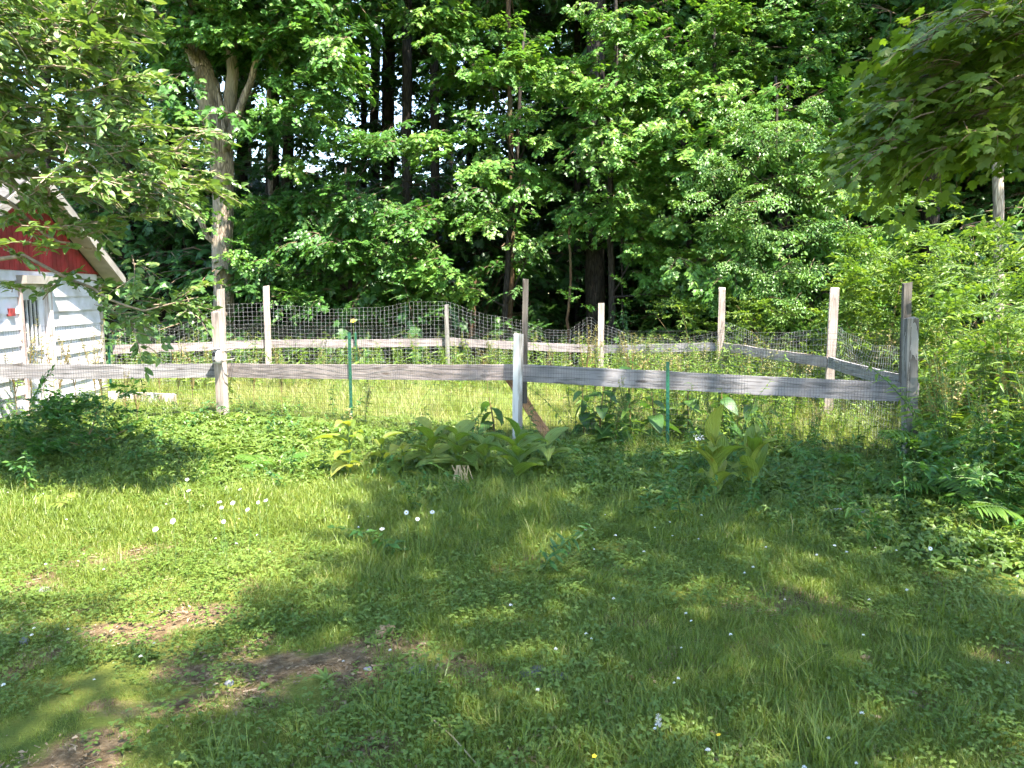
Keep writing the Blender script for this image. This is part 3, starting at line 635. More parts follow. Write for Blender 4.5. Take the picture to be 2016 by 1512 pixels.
sf = thing('side_fence', 'right side fence with one pale post and rail slanting towards the front corner', 'fence', tuple(sb_))
post(sb_ + np.array([0, 0, 0]), at(1636, 570, 9.6)[2], .105, .075, -.25, M['post'], sf, sb_, lean=(.004, 0))
plank('rail', RP[4] + np.array([.03, -.07, .0]), RP[5] + np.array([-.05, -.06, 0]), .135, .036, M['wood'], sf, sb_)
plank('rail', RP[5] + np.array([-.045, -.075, .0]), RP[6] + np.array([-.02, 0, 0]), .135, .036, M['wood_d'], sf, sb_)
wire_mesh('wire_mesh', [q[:2] - np.array([.05, 0]) for q in RP[4:]], (np.array([0, 1.4, 3.0, 4.2, 6.2]), np.array([1.15, .95, 1.2, 1.05, 1.1])), .05, .07, .065, .0013, M['wire'], sf, sb_, .05)

# brace board leaning down from the middle of the front fence
A_, B_ = at(1000, 740, 7.86), at(1083, 866, 7.86)
o = plank('brace_board', A_, B_, .095, .04, M['brace'], None, (0, 0, 0)); tag(o, 'orange brown board slanting down behind the white flaking post', 'board')

# ------------------------------------------------------------------ camera strapped to the left post
M['shell'] = plain_mat('weathered_white_plastic', (.60, .55, .56), .55, .3, 25, c2=(.5, .45, .42), bump=.004)
M['lens'] = plain_mat('black_lens', (.02, .02, .02), .2, .2, 5, spec=.6)
M['strap'] = plain_mat('webbing_strap', (.30, .27, .22), .8, .3, 40)
tcp = at(428, 702, 8.9); tcam = thing('trail_camera', 'small white rounded camera strapped to the left front post', 'camera', tuple(tcp), rz=a1 - .15)
b = Bag(); prof = [(-.085, .03), (-.075, .05), (-.03, .056), (.03, .056), (.07, .048), (.088, .026)]; n = 14; V_ = []
for z_, r_ in prof:
    V_ += [(r_ * math.copysign(abs(math.cos(t)) ** .7, math.cos(t)), r_ * .85 * math.copysign(abs(math.sin(t)) ** .7, math.sin(t)), z_) for t in np.arange(n) * 2 * math.pi / n]
b.add(V_, [(i * n + j, i * n + (j + 1) % n, (i + 1) * n + (j + 1) % n, (i + 1) * n + j) for i in range(5) for j in range(n)] + [tuple(range(n))[::-1], tuple(5 * n + j for j in range(n))])
link('housing', b.mesh('housing', [M['shell']], True), tcam)
def ring(r, y0, y1, z_, mat, nm, x0=0):
    b = Bag(); b.tube([(x0, y0, z_), (x0, y1, z_)], [r, r], 14); link(nm, b.mesh(nm, [mat]), tcam)
ring(.026, -.045, -.056, .03, M['lens'], 'lens'); ring(.013, -.045, -.054, -.045, M['lens'], 'sensor')
b = Bag(); b.box((0, -.02, .098), (.10, .11, .012)); link('visor', b.mesh('visor', [M['shell']]), tcam)
for z_ in (.05, -.06):
    b = Bag(); P_ = [(.03, .045, z_), (.085, .02, z_ + .012), (.13, .03, z_ + .022), (.15, .09, z_ + .03), (.09, .17, z_ + .03), (-.01, .16, z_ + .01), (-.02, .05, z_)]
    b.tube(P_, .007, 6); link('strap', b.mesh('strap', [M['strap']]), tcam)

# ------------------------------------------------------------------ trees
def pads(lst, D, n, spread=.5, flat=.26, dj=.35):
    """spray roots around crown pads given as (photo x, y, radius in px)"""
    P, S = [], []
    for it in lst:
        x, y, r = it[:3]; d = it[3] if len(it) > 3 else D + rng.normal() * dj
        c = at(x, y, d); rr = r * d / FPX
        k = max(3, int(n * 1.75 * (r / 50.) ** 1.4)); q = c + rng.normal(size=(k, 3)) * np.array([rr * spread, rr * spread, rr * flat])
        P.append(q); S.append(np.full(k, np.clip(rr / .62, .6, 1.25)) * (.8 + .4 * rng.random(k)))
    return np.concatenate(P), np.concatenate(S)
def fill(x0, x1, y0, y1, d0, d1, n, thr=0.0, ns=1.1, s=(.8, 1.3)):
    """spray roots filling a piece of the crown, thinned by noise so that the crown has holes"""
    out = []
    while len(out) < n:
        q = at(x0 + (x1 - x0) * rng.random(), y0 + (y1 - y0) * rng.random(), d0 + (d1 - d0) * rng.random())
        if vnoise(q[0] + q[1] * .37, q[2] * 1.7 + q[1] * .21, ns, 2) > thr + .12 * rng.random(): out.append(q)
    return np.array(out), s[0] + (s[1] - s[0]) * rng.random(n)
def ellip(c, r, n, s=(1.2, 1.9), hollow=.3):
    v = rng.normal(size=(n, 3)); v /= np.linalg.norm(v, axis=1)[:, None]; k = (hollow + (1 - hollow) * rng.random(n)) ** .6
    return np.asarray(c) + v * k[:, None] * np.asarray(r), s[0] + (s[1] - s[0]) * rng.random(n)
def orient(P, axis, toward=-.9, tilt=.12, tj=.25):
    az = np.arctan2(P[:, 1] - axis[1] + toward * 2, P[:, 0] - axis[0]) + rng.normal(size=len(P)) * .7
    return np.stack([rng.normal(size=len(P)) * .25, tilt + rng.normal(size=len(P)) * tj, az], 1)
def tree(name, label, base, paths, bark, crowns, group=None, cat='tree', sides=9, back=.45):
    base = np.array([base[0], base[1], float(gz(base[0], base[1]))]); t = thing(name, label, cat, tuple(base), group=group)
    for i, (pts, rad) in enumerate(paths):
        pts = np.asarray(pts, float); k = len(pts); tt = np.linspace(0, k - 1, max(6, 3 * k)); I = np.stack([np.interp(tt, np.arange(k), pts[:, j]) for j in range(3)], 1)
        I[1:-1] += rng.normal(size=(len(I) - 2, 3)) * .012 * (1 if i == 0 else .7)
        b = Bag(); b.tube(I - base, np.interp(tt, np.arange(k), np.broadcast_to(rad, (k,))), sides if i == 0 else 6, 0, jit=.12)
        link('trunk' if i == 0 else 'limb', b.mesh('trunk' if i == 0 else 'limb', [bark], True), t)
    for coll, P, S in crowns:
        rot = orient(P, base); S = np.asarray(S)
        Q = P - np.stack([np.cos(rot[:, 2]), np.sin(rot[:, 2]), 0 * S], 1) * (back * S)[:, None]
        scatter('crown', coll, Q - base, rot, S, t)
    return t
def straight(px, D, py_top, w0, w1, lean=0.0, n=6):
    """trunk path standing on the ground below a photo column, radii in photo px"""
    a = at(px, 700, D); a[2] = -.1; t = at(px + lean, py_top, D + rng.normal() * .2)
    P = np.linspace(a, t, n); P[1:-1, :2] += rng.normal(size=(n - 2, 2)) * .03
    return (P, np.linspace(w0, w1, n) * D / FPX / 2)
cat_ = lambda *a: (np.concatenate([x[0] for x in a]), np.concatenate([x[1] for x in a]))
def limb_to(A, B, r0, sag=.25):
    A, B = np.asarray(A, float), np.asarray(B, float); m = (A + B) / 2 + np.array([0, 0, sag * np.linalg.norm(B - A) * .4]); return ([A, m, B], [r0, r0 * .65, r0 * .25])

# big forked tree behind the left front post
D = 16.0; A = lambda x, y, d=0: at(x, y, D + d); g0 = A(440, 735); g0[2] = -.1
paths = [([g0, A(440, 600), A(438, 480), A(441, 397), A(437, 317), A(424, 250), A(411, 185), A(400, 140), A(384, 99), A(376, 50), A(365, -60), A(340, -420)], np.array([46, 40, 39, 39, 44, 50, 48, 38, 30, 26, 21, 8]) * D / FPX / 2),
         ([A(440, 330), A(449, 240), A(458, 150), A(456, 60), A(470, -60), A(500, -350)], np.array([30, 28, 23, 19, 16, 6]) * D / FPX / 2),
         ([A(446, 290, -.1), A(466, 232, -.2), A(492, 165, -.3), A(504, 120, -.4), A(530, 70, -.5), A(560, -20, -.4)], np.array([20, 16, 13, 11, 8, 4]) * D / FPX / 2),
         ([A(440, 300, -.3), A(441, 250, -.35), A(434, 200, -.4), A(428, 170, -.4)], np.array([12, 10, 8, 3]) * D / FPX / 2),
         ([A(426, 480, -.1), A(408, 465, -.2), A(388, 420, -.4), A(366, 375, -.5), A(335, 340, -.7), A(310, 325, -.8)], np.array([9, 11, 11, 9, 7, 4]) * D / FPX / 2),
         ([A(402, 140), A(340, 60, -.5), A(300, 10, -.9)], np.array([14, 10, 6]) * D / FPX / 2)]
c1 = fill(300, 680, -160, 250, 14.3, 17.2, 210, .44, .9); c2 = ellip((-6, 16.5, 11), (4.5, 3.5, 4.5), 170, (1.3, 1.9))
c3 = pads([(590, 40, 50), (640, 90, 50), (560, 150, 40), (620, 190, 50), (680, 130, 50), (470, 20, 60), (540, 215, 35), (650, 250, 40), (600, 330, 40), (395, 430, 32), (480, 400, 35), (470, 500, 35), (400, 300, 28), (350, 60, 45), (420, 60, 40)], 14.8, 5)
tree('forked_tree', 'large pale-barked tree forking into several stems behind the left post', (g0[0], g0[1]), paths, M['bark_l'], [('maple_spray', *cat_(c1, c2)), ('maple_sunlit_spray', *c3)])

def forest(name, label, px, D, w0, w1, bark, ncrown=70, cz=10.5, cr=(3.4, 3.0, 4.6), extra=None, lean=0, coll='forest_spray', group=None, top=-900, sc=(1.2, 1.8)):
    tp = straight(px, D, top, w0, w1, lean); b0 = tp[0][0]; topP = tp[0][-1]
    cr_ = [] if not ncrown else [(coll, *ellip((b0[0] + .3 * (topP[0] - b0[0]), b0[1] + .5, cz), cr, ncrown, sc))]
    limbs = [limb_to(tp[0][3] + (tp[0][4] - tp[0][3]) * rng.random(), np.array([b0[0], b0[1], cz - 1]) + rng.normal(size=3) * np.array([2, 2, 1]), tp[1][3] * .5) for _ in range(3)] if ncrown else []
    return tree(name, label, (b0[0], b0[1]), [tp] + limbs, bark, cr_ + (extra or []), group)

forest('dark_tree', 'dark straight trunk left of the pale forked tree', 325, 20, 29, 20, M['bark'], 60, 12)
forest('dark_tree', 'dark trunk standing just behind the forked tree on its left', 352, 23, 32, 22, M['bark'], 60, 13)
forest('dark_tree', 'slim dark trunk crossing white cloud, left of a pair', 801, 19, 22, 15, M['bark'], 60, 12, extra=[('maple_sunlit_spray', *pads([(870, 45, 65), (790, 15, 40), (900, 90, 45)], 17.5, 6))])
forest('dark_tree', 'slim dark trunk crossing white cloud, right of a pair', 857, 19.6, 19, 13, M['bark'], 60, 12)
forest('dark_tree', 'thin dark trunk between forked tree and the dark pair', 716, 24, 13, 9, M['bark'], 50, 13)
forest('dark_tree', 'dim thick trunk half hidden by leaves right of forked tree', 567, 24, 24, 17, M['bark'], 60, 13)
forest('pine_tree', 'reddish-barked straight trunk behind the middle post', 1004, 17.4, 11, 8, M['bark_o'], 50, 13, coll='maple_spray')
forest('dark_tree', 'thickest dark trunk under the bright central maple leaves', 1172, 18, 40, 26, M['bark'], 90, 12, (4, 3, 4.5), lean=12)
forest('dark_tree', 'dark trunk between central maple and the right ash leaves', 1352, 20, 30, 20, M['bark'], 80, 12, (4, 3, 5), lean=8)
forest('dark_tree', 'thin dark trunk against blue sky at top centre', 1137, 23, 14, 10, M['bark'], 50, 14)
forest('dark_tree', 'dark trunk behind leaves near the top of the right ash', 1540, 19, 26, 18, M['bark'], 80, 11, (4, 3, 5))
forest('dark_tree', 'shaded trunk glimpsed behind overhanging maple leaves', 1830, 17, 34, 24, M['bark'], 80, 9.5, (4, 3, 5))
forest('pale_tree', 'short stretch of pale trunk showing at right edge above shrubs', 1962, 14, 20, 15, M['bark_p'], 50, 9, (3, 2.5, 4))
forest('pale_tree', 'thin pale trunk in gap right of the forked tree', 530, 21, 10, 7, M['bark_p'], 30, 12)
forest('dark_tree', 'dim trunk in gap behind shed roof', 215, 24, 24, 16, M['bark'], 60, 13)
forest('dark_tree', 'dim trunk seen between apple leaves at left edge', 90, 22, 22, 15, M['bark'], 60, 12)
forest('sapling', 'thin bare greenish sapling stem right of the middle post', 1121, 15.6, 6, 4, M['bark_o'], 0, top=420)
forest('sapling', 'very thin sapling stem beside the thickest dark trunk', 1226, 16, 4.5, 3, M['bark'], 0, top=430)
sn = straight(931, 17.8, 545, 17, 12, 3); tree('snag', 'short reddish broken snag behind the rear fence', sn[0][0][:2], [sn], M['bark_o'], [])

# young maples along the wood edge: bright layered sprays
def young(name, label, px, D, top, w, padl, n, coll='maple_sunlit_spray', fills=(), dcoll='maple_spray', cat='tree', bark=None, sub=6):
    tp = straight(px, D, top, w, w * .35, rng.normal() * 25)
    P, S = pads(padl, D - .9, n); lim = []
    for it in padl[::max(1, len(padl) // sub)]:
        tgt = at(it[0], it[1] + 5, D - .9); zz = max(.8, tgt[2] - .6 - rng.random()); i = np.argmin(abs(tp[0][:, 2] - zz)); lim.append(limb_to(tp[0][i], tgt, w * D / FPX * .16, .1))
    cr_ = [(coll, P, S)]
    if fills: cr_.append((dcoll, *cat_(*fills)))
    return tree(name, label, tp[0][0][:2], [tp] + lim, bark or M['bark'], cr_)
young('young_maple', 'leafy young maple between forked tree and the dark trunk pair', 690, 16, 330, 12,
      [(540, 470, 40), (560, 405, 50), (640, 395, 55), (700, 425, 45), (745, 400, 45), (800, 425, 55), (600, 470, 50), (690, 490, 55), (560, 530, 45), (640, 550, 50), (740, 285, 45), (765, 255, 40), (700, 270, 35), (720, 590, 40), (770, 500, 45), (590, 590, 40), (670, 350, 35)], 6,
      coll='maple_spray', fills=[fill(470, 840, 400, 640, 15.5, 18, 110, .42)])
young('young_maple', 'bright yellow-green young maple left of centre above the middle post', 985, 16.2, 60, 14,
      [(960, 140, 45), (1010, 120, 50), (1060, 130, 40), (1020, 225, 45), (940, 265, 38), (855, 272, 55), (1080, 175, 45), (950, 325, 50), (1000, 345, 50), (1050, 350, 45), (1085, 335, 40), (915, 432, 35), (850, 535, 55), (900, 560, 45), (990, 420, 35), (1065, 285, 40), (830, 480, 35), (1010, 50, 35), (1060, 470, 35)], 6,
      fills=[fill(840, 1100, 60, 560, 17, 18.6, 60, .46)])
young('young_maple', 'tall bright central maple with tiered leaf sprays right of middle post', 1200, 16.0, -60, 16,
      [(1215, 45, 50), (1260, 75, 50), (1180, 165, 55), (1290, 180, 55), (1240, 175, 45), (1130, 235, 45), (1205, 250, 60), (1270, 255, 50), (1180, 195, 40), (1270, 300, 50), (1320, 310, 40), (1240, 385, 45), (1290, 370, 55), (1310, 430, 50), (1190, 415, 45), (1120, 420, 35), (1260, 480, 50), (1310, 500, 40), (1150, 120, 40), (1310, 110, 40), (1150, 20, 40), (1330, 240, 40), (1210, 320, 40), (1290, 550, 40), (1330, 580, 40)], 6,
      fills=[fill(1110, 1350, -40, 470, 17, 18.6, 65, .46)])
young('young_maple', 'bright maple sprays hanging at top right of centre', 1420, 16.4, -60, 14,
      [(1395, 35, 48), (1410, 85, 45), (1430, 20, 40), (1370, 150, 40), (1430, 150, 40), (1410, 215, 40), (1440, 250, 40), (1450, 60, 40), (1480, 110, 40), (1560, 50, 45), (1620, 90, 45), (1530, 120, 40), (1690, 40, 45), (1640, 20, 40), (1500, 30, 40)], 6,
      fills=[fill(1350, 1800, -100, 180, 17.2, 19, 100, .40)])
young('ash_tree', 'pale green pinnate-leaved ash at right behind the pale fence posts', 1540, 14.2, 150, 14,
      [(1450, 310, 50), (1520, 270, 50), (1590, 250, 50), (1620, 200, 30), (1660, 290, 50), (1480, 370, 50), (1560, 350, 55), (1640, 370, 55), (1420, 420, 45), (1500, 440, 55), (1590, 440, 55), (1680, 440, 50), (1390, 400, 45), (1440, 500, 45), (1530, 520, 55), (1620, 520, 55), (1700, 520, 50), (1560, 590, 50), (1480, 570, 40), (1650, 600, 50), (1490, 250, 40), (1450, 200, 35), (1560, 180, 35), (1400, 330, 40), (1730, 380, 45)], 4.5,
      coll='ash_spray', fills=[fill(1350, 1760, 130, 640, 13.4, 16.4, 150, .42)], dcoll='maple_sunlit_spray')

# more woodland further back; crowns high enough to leave sky gaps on the left
far = [(-26, 27, 'behind the shed far left'), (-19, 24, 'at the far left beyond the shed'), (-14.5, 29, 'deep in the wood beyond the shed'), (-9.5, 27, 'deep in the wood left of the forked tree'), (-5.5, 31, 'deep in the wood right of the forked tree'),
       (-1.5, 29, 'deep in the wood behind the dark trunk pair'), (2.5, 26, 'deep in the wood behind the middle post'), (5, 33, 'far back behind the central maple'), (8, 25, 'in deep shade behind the right ash'), (12.5, 29, 'deep in the wood behind the right ash'),
       (16, 23, 'in the wood behind the overhanging leaves'), (21, 28, 'in the wood at the far right'), (12, 20, 'close behind the right shrubs'), (17, 18, 'at the right edge behind the shrubs'), (-3, 37, 'farthest back in the sky gap'), (10, 38, 'farthest back on the right'), (-13, 38, 'farthest back on the left'), (-7, 22.5, 'in the sky gap just right of the forked tree'), (-3.8, 23.5, 'in the sky gap just left of the dark trunk pair'), (-11, 22, 'between shed roof and forked tree'), (3.5, 41, 'in the darkest opening far behind the middle post'), (-21, 41, 'far back beyond the shed'), (20, 40, 'far back at right')]
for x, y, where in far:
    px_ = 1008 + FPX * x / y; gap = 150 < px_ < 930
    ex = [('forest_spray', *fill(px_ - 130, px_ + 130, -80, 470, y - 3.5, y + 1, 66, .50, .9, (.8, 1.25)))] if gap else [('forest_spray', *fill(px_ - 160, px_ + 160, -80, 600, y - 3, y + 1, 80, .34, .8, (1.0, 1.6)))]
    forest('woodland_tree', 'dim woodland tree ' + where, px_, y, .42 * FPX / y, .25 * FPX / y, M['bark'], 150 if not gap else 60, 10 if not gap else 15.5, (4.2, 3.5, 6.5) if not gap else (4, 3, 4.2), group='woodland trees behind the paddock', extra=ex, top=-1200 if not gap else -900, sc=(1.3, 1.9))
# undergrowth below the trees
n = 2600; U_ = np.stack([rng.uniform(-26, 26, n), rng.uniform(16, 46, n), np.zeros(n)], 1)
h = np.where((pix(U_)[:, 0] > 900), 4.8, 4.0) * (.5 + vnoise(U_[:, 0], U_[:, 1], .5, 2)) * (.7 + U_[:, 1] / 45); U_[:, 2] = rng.random(n) ** 1.1 * h
U_ = U_[(np.abs(pix(U_)[:, 0] - 1110) > 190) | (U_[:, 1] > 20.5)]
rot = orient(U_, (0, 60), -1, .05, .3); tag(scatter('undergrowth', 'forest_spray', U_, rot, rng.uniform(.9, 1.6, len(U_)) * (.6 + U_[:, 1] / 30)), 'dim leafy undergrowth filling the wood behind the rear fence', 'undergrowth')
U2 = fill(150, 1450, 560, 700, 14.2, 15.8, 150, .45, 1.3, (.5, .9))
tag(scatter('edge_brush', 'bramble_spray', U2[0], orient(U2[0], (0, 30), -1, -.1, .4), U2[1]), 'low brush along the wood edge behind the rear wire mesh', 'brush')

# ------------------------------------------------------------------ overhanging maple right of the camera: its crown shades the lawn
LIT = [([(-300, 850), (640, 850), (715, 940), (690, 1040), (600, 1105), (520, 1135), (505, 1265), (425, 1285), (400, 1200), (345, 1115), (250, 1095), (60, 1175), (-300, 1190)], 0),
       ([(100, 700), (1420, 700), (1420, 800), (1160, 850), (1000, 860), (640, 890), (200, 860)], 0),
       ([(1860, 1110), (1930, 1105), (1930, 1140), (1860, 1140)], 0),
       ([(1380, 840), (1520, 850), (1520, 990), (1370, 990)], .0) if False else ([(1380, 752), (1440, 752), (1440, 775), (1380, 775)], .7)]
LP = []
for poly, z0 in LIT:
    pw = np.array([gp(max(x, -400), y, z0)[:2] for x, y in poly]); lo, hi = pw.min(0), pw.max(0)
    st = max(.10, min(.3, (hi - lo).min() / 4)); g = np.stack(np.meshgrid(np.arange(lo[0], hi[0], st), np.arange(lo[1], min(hi[1], 15), st)), -1).reshape(-1, 2)
    g = g[inpoly(g, pw)]; LP.append(np.c_[g, np.full(len(g), z0)])
for x, y, d in [(440, 600, 9), (440, 700, 9), (440, 780, 9), (600, 725, 8.6), (500, 725, 8.8), (700, 725, 8.4), (780, 725, 8.2), (520, 600, 12.9), (880, 640, 13.2), (1180, 640, 12.9), (1418, 600, 12.3), (1636, 600, 9.6), (1636, 680, 9.6), (1950, 650, 8), (1900, 560, 9), (1980, 720, 7), (1950, 850, 6), (1800, 600, 9), (1700, 700, 9.5), (1850, 700, 8), (1950, 930, 5.5)]:
    LP.append(at(x, y, d)[None])
for u_ in np.arange(.2, 3.2, .4):
    for z_ in (.6, 1.2, 1.8): LP.append((SB + SU * u_ + np.array([0, 0, z_]))[None])
for _ in range(160): LP.append(at(rng.uniform(1700, 2016), rng.uniform(430, 880), rng.uniform(7, 10))[None])
for _ in range(70): LP.append(at(rng.uniform(0, 430), rng.uniform(40, 430), rng.uniform(5.2, 6.4))[None])
LP = np.concatenate(LP)
e1 = np.cross(SDIR, [0, 0, 1.]); e1 /= np.linalg.norm(e1); e2 = np.cross(SDIR, e1); LP2 = np.stack([LP @ e1, LP @ e2], 1)
def shades_ok(P, marg):
    q = np.stack([P @ e1, P @ e2], 1); ok = np.ones(len(P), bool)
    for i in range(0, len(P), 200):
        d = np.sqrt(((q[i:i + 200, None] - LP2[None]) ** 2).sum(-1)).min(1); ok[i:i + 200] = d > marg
    return ok
def offframe(P, m=130):
    q = pix(P); return (P[:, 1] < .3) | (q[:, 0] < -m) | (q[:, 0] > 2016 + m) | (q[:, 1] < -m)
gx_, gy_ = np.meshgrid(np.arange(-6.5, 7, .48), np.arange(-2.5, 8.9, .48)); G_ = np.stack([gx_.ravel(), gy_.ravel()], 1); C = []
for _ in range(4):
    g3 = np.c_[G_ + rng.normal(size=G_.shape) * .18, np.zeros(len(G_))]; g3 = g3[rng.random(len(g3)) < .86]; h_ = rng.uniform(7.5, 14, len(g3)); C.append(g3 + SDIR * (h_ / SDIR[2])[:, None])
C = np.concatenate(C); C = C[offframe(C, 200)]; C = C[shades_ok(C, .48)]
OB = np.array([4.9, -1.2]); base3 = np.array([*OB, 0])
OV = inpoly
poly_o = [(1650, 330), (1690, 240), (1740, 180), (1740, 100), (1800, 40), (1920, 0), (2060, -60), (2100, 300), (1960, 270), (1860, 270), (1770, 310), (1700, 350)]
cand = np.stack([rng.uniform(1640, 2120, 560), rng.uniform(-60, 350, 560)], 1); cand = cand[inpoly(cand, poly_o)]
O1 = np.array([at(x, y, rng.uniform(4.2, 5.6)) for x, y in cand])[:150]
tipR = at(1740, 290, 5.4); midR = at(1960, 170, 5.2)
paths = [([(OB[0], OB[1], -.1), (4.8, -1.1, 2), (4.7, -.9, 4.2), (4.4, -.5, 6.5), (4.2, 0, 9), (4, .3, 13)], [.28, .25, .22, .18, .13, .03]),
         ([(4.7, -.9, 4.2), (4.2, 2.4, 4.0), midR, tipR], [.05, .03, .010, .003]), ([at(2060, 130, 5.2), at(1960, 200, 5.3), at(1830, 260, 5.4), at(1700, 310, 5.5)], [.009, .007, .005, .002]), ([at(2060, 200, 5.3), at(1950, 200, 5.4), at(1880, 140, 5.5), at(1780, 110, 5.6)], [.009, .007, .005, .002]),
         ([(4.5, -.6, 5.8), (2.5, 1.0, 6.8), (.5, 2.0, 7.4)], [.06, .035, .01]), ([(4.4, -.5, 6.5), (6.5, 1.5, 7.6), (8, 3, 8)], [.06, .035, .01]), ([(4.3, -.3, 7.5), (2.5, -2, 8.6), (.8, -3.5, 9)], [.09, .05, .02]), ([(4.3, -.3, 7.8), (5.5, 2.5, 8.2), (6, 4, 8)], [.05, .03, .01])]
om = tree('overhanging_maple', 'near maple whose shaded drooping leaves fill the upper right corner', OB, paths, M['bark'], [], sides=12)
b3 = np.array(om.location); rot = orient(C, OB, 0, .15, .3); scatter('crown', 'maple_spray', C - b3, rot, rng.uniform(.85, 1.1, len(C)), om)
az = np.pi + rng.normal(size=len(O1)) * .8; rot = np.stack([rng.normal(size=len(O1)) * .3, .08 + rng.normal(size=len(O1)) * .25, az], 1)
S = rng.uniform(.6, .95, len(O1)); Q = O1 - np.stack([np.cos(az), np.sin(az), 0 * az], 1) * (.25 * S)[:, None]
scatter('drooping_foliage', 'overhang_spray', Q - b3, rot, S, om)

# ------------------------------------------------------------------ apple tree reaching in from the left
AB = np.array([-6.6, 5.6]); pa = []
poly_a = [(-150, -60), (300, -60), (240, 60), (190, 80), (270, 160), (240, 220), (280, 250), (330, 290), (350, 370), (280, 400), (230, 370), (180, 390), (100, 360), (-150, 370)]
cand = np.stack([rng.uniform(-150, 470, 1300), rng.uniform(-60, 470, 1300)], 1); cand = cand[inpoly(cand, poly_a)]
keep = vnoise(cand[:, 0] / 75, cand[:, 1] / 50, 1, 2) > .40; cand = cand[keep][:270]
pa = [at(x, y, rng.uniform(5.0, 6.6)) for x, y in cand]
for x, y in [(400, 345), (385, 360), (410, 335), (375, 345), (360, 350), (345, 370), (330, 310), (350, 290), (370, 270), (385, 255), (240, 30), (170, 410), (215, 400), (60, 400), (110, 415), (150, 450), (30, 440), (195, 470), (90, 450), (10, 410),
             (380, 590), (350, 600), (330, 605), (300, 610), (270, 612), (370, 575), (240, 615), (220, 600), (30, 490), (90, 500), (150, 540), (200, 575), (20, 575), (110, 590), (260, 500), (235, 440)]:
    pa.append(at(x, y, rng.uniform(5.2, 6.2)))
pa = np.array(pa); n = 420; E, _ = ellip((-6.8, 5.4, 4.0), (3.2, 2.8, 1.8), n, hollow=.2); E = E[offframe(E, 60)]; E = E[shades_ok(E, .30)]
D = 5.8; A = lambda x, y, d=0: at(x, y, D + d)
fork = np.array([-6.3, 5.7, 1.7])
paths = [([(AB[0], AB[1], -.1), (-6.5, 5.6, .8), fork, (-6.2, 5.6, 2.8), (-6.4, 5.5, 4.2)], [.16, .14, .13, .09, .03]),
         ([fork, A(-160, 330), A(60, 300), A(130, 297), A(260, 310), A(340, 300), A(385, 262)], [.08, .05, .028, .024, .016, .010, .004]), ([A(60, 300), A(200, 345), A(330, 365), A(425, 335)], [.02, .014, .010, .004]),
         ([(-6.2, 5.6, 2.8), A(-150, 40), A(30, 30), A(140, 60), A(250, 0)], [.07, .045, .025, .015, .006]), ([fork, A(-160, 560), A(40, 500), A(150, 555), A(270, 612), A(390, 585)], [.05, .03, .016, .012, .008, .003]), ([A(-160, 330), A(20, 400), A(100, 470), A(180, 490)], [.03, .018, .012, .005]),
         ([A(-150, 40), A(20, 150), A(140, 190), A(240, 200)], [.03, .018, .012, .005])]
ap = tree('apple_tree', 'apple tree branches with light green oval leaves reaching in from the left edge', AB, paths, M['twig_apple'], [], sides=10)
b3 = np.array(ap.location); PA = np.concatenate([pa, E]); az = np.where(np.arange(len(PA)) < len(pa), rng.normal(size=len(PA)) * .75 - .15, rng.uniform(-3.1, 3.1, len(PA)))
rot = np.stack([rng.normal(size=len(PA)) * .35, rng.normal(size=len(PA)) * .3 + .05, az], 1); S = rng.uniform(.75, 1.15, len(PA))
Q = PA - np.stack([np.cos(az), np.sin(az), 0 * az], 1) * (.2 * S)[:, None]; scatter('crown', 'apple_spray', Q - b3, rot, S, ap)

# ------------------------------------------------------------------ shrubs
def shrub(name, label, P, S, coll, base=None, nstem=5, tilt=-.35, group=None, stem_mat=None, cat='shrub', h=None):
    base = np.array([P[:, 0].mean(), P[:, 1].mean(), 0]) if base is None else np.asarray(base, float); base[2] = float(gz(base[0], base[1]))
    t = thing(name, label, cat, tuple(base), group=group)
    for k in range(nstem):
        q = P[rng.integers(len(P))] - base; b = Bag(); x = rng.normal(size=2) * .08
        b.tube([(x[0], x[1], -.05), (q[0] * .35, q[1] * .35, q[2] * .5), tuple(q)], [.012, .009, .004], 5); link('stem', b.mesh('stem', [stem_mat or M['stem_r']]), t)
    az = np.arctan2(P[:, 1] - base[1] - .6, P[:, 0] - base[0]) + rng.normal(size=len(P)) * .8
    rot = np.stack([rng.normal(size=len(P)) * .3, tilt + rng.normal(size=len(P)) * .35, az], 1); Q = P - np.stack([np.cos(az), np.sin(az), 0 * az], 1) * (.22 * S)[:, None]
    scatter('foliage', coll, Q - base, rot, S, t); return t
f_ = fill(1660, 1850, 390, 720, 10.2, 12, 150, .36, 1.6, (.8, 1.25)); shrub('shrub', 'tall bright green shrub behind the right front post', *f_, 'shrub_spray')
f_ = fill(1830, 2100, 380, 700, 8.8, 10.5, 150, .36, 1.6, (.8, 1.2)); shrub('shrub', 'tall sunlit shrub at right edge above the ferns', *f_, 'shrub_spray')
f_ = fill(1850, 2120, 600, 820, 6.6, 8.2, 110, .34, 1.8, (.7, 1.0)); shrub('shrub', 'yellow-green shrub right of the grey grained post', *f_, 'shrub_spray')
f_ = fill(1660, 1820, 600, 700, 10.2, 11.4, 70, .36, 1.6, (.6, .9)); shrub('shrub', 'loose leafy growth behind the side fence rail', *f_, 'shrub_spray')
f_ = fill(1450, 1680, 600, 720, 12.6, 13.8, 70, .36, 1.6, (.7, 1.0)); shrub('shrub', 'pale shrub behind rear corner post and side post', *f_, 'shrub_spray')
f_ = fill(1290, 1450, 600, 690, 13.2, 14.2, 45, .38, 1.6, (.6, .9)); shrub('shrub', 'small bright shrub left of the rear corner post', *f_, 'shrub_spray')
f_ = fill(-150, 120, 790, 930, 6.6, 8.0, 95, .34, 1.8, (.6, .9)); shrub('bramble', 'dark leafy bramble at lower left corner of the fence', *f_, 'bramble_spray')
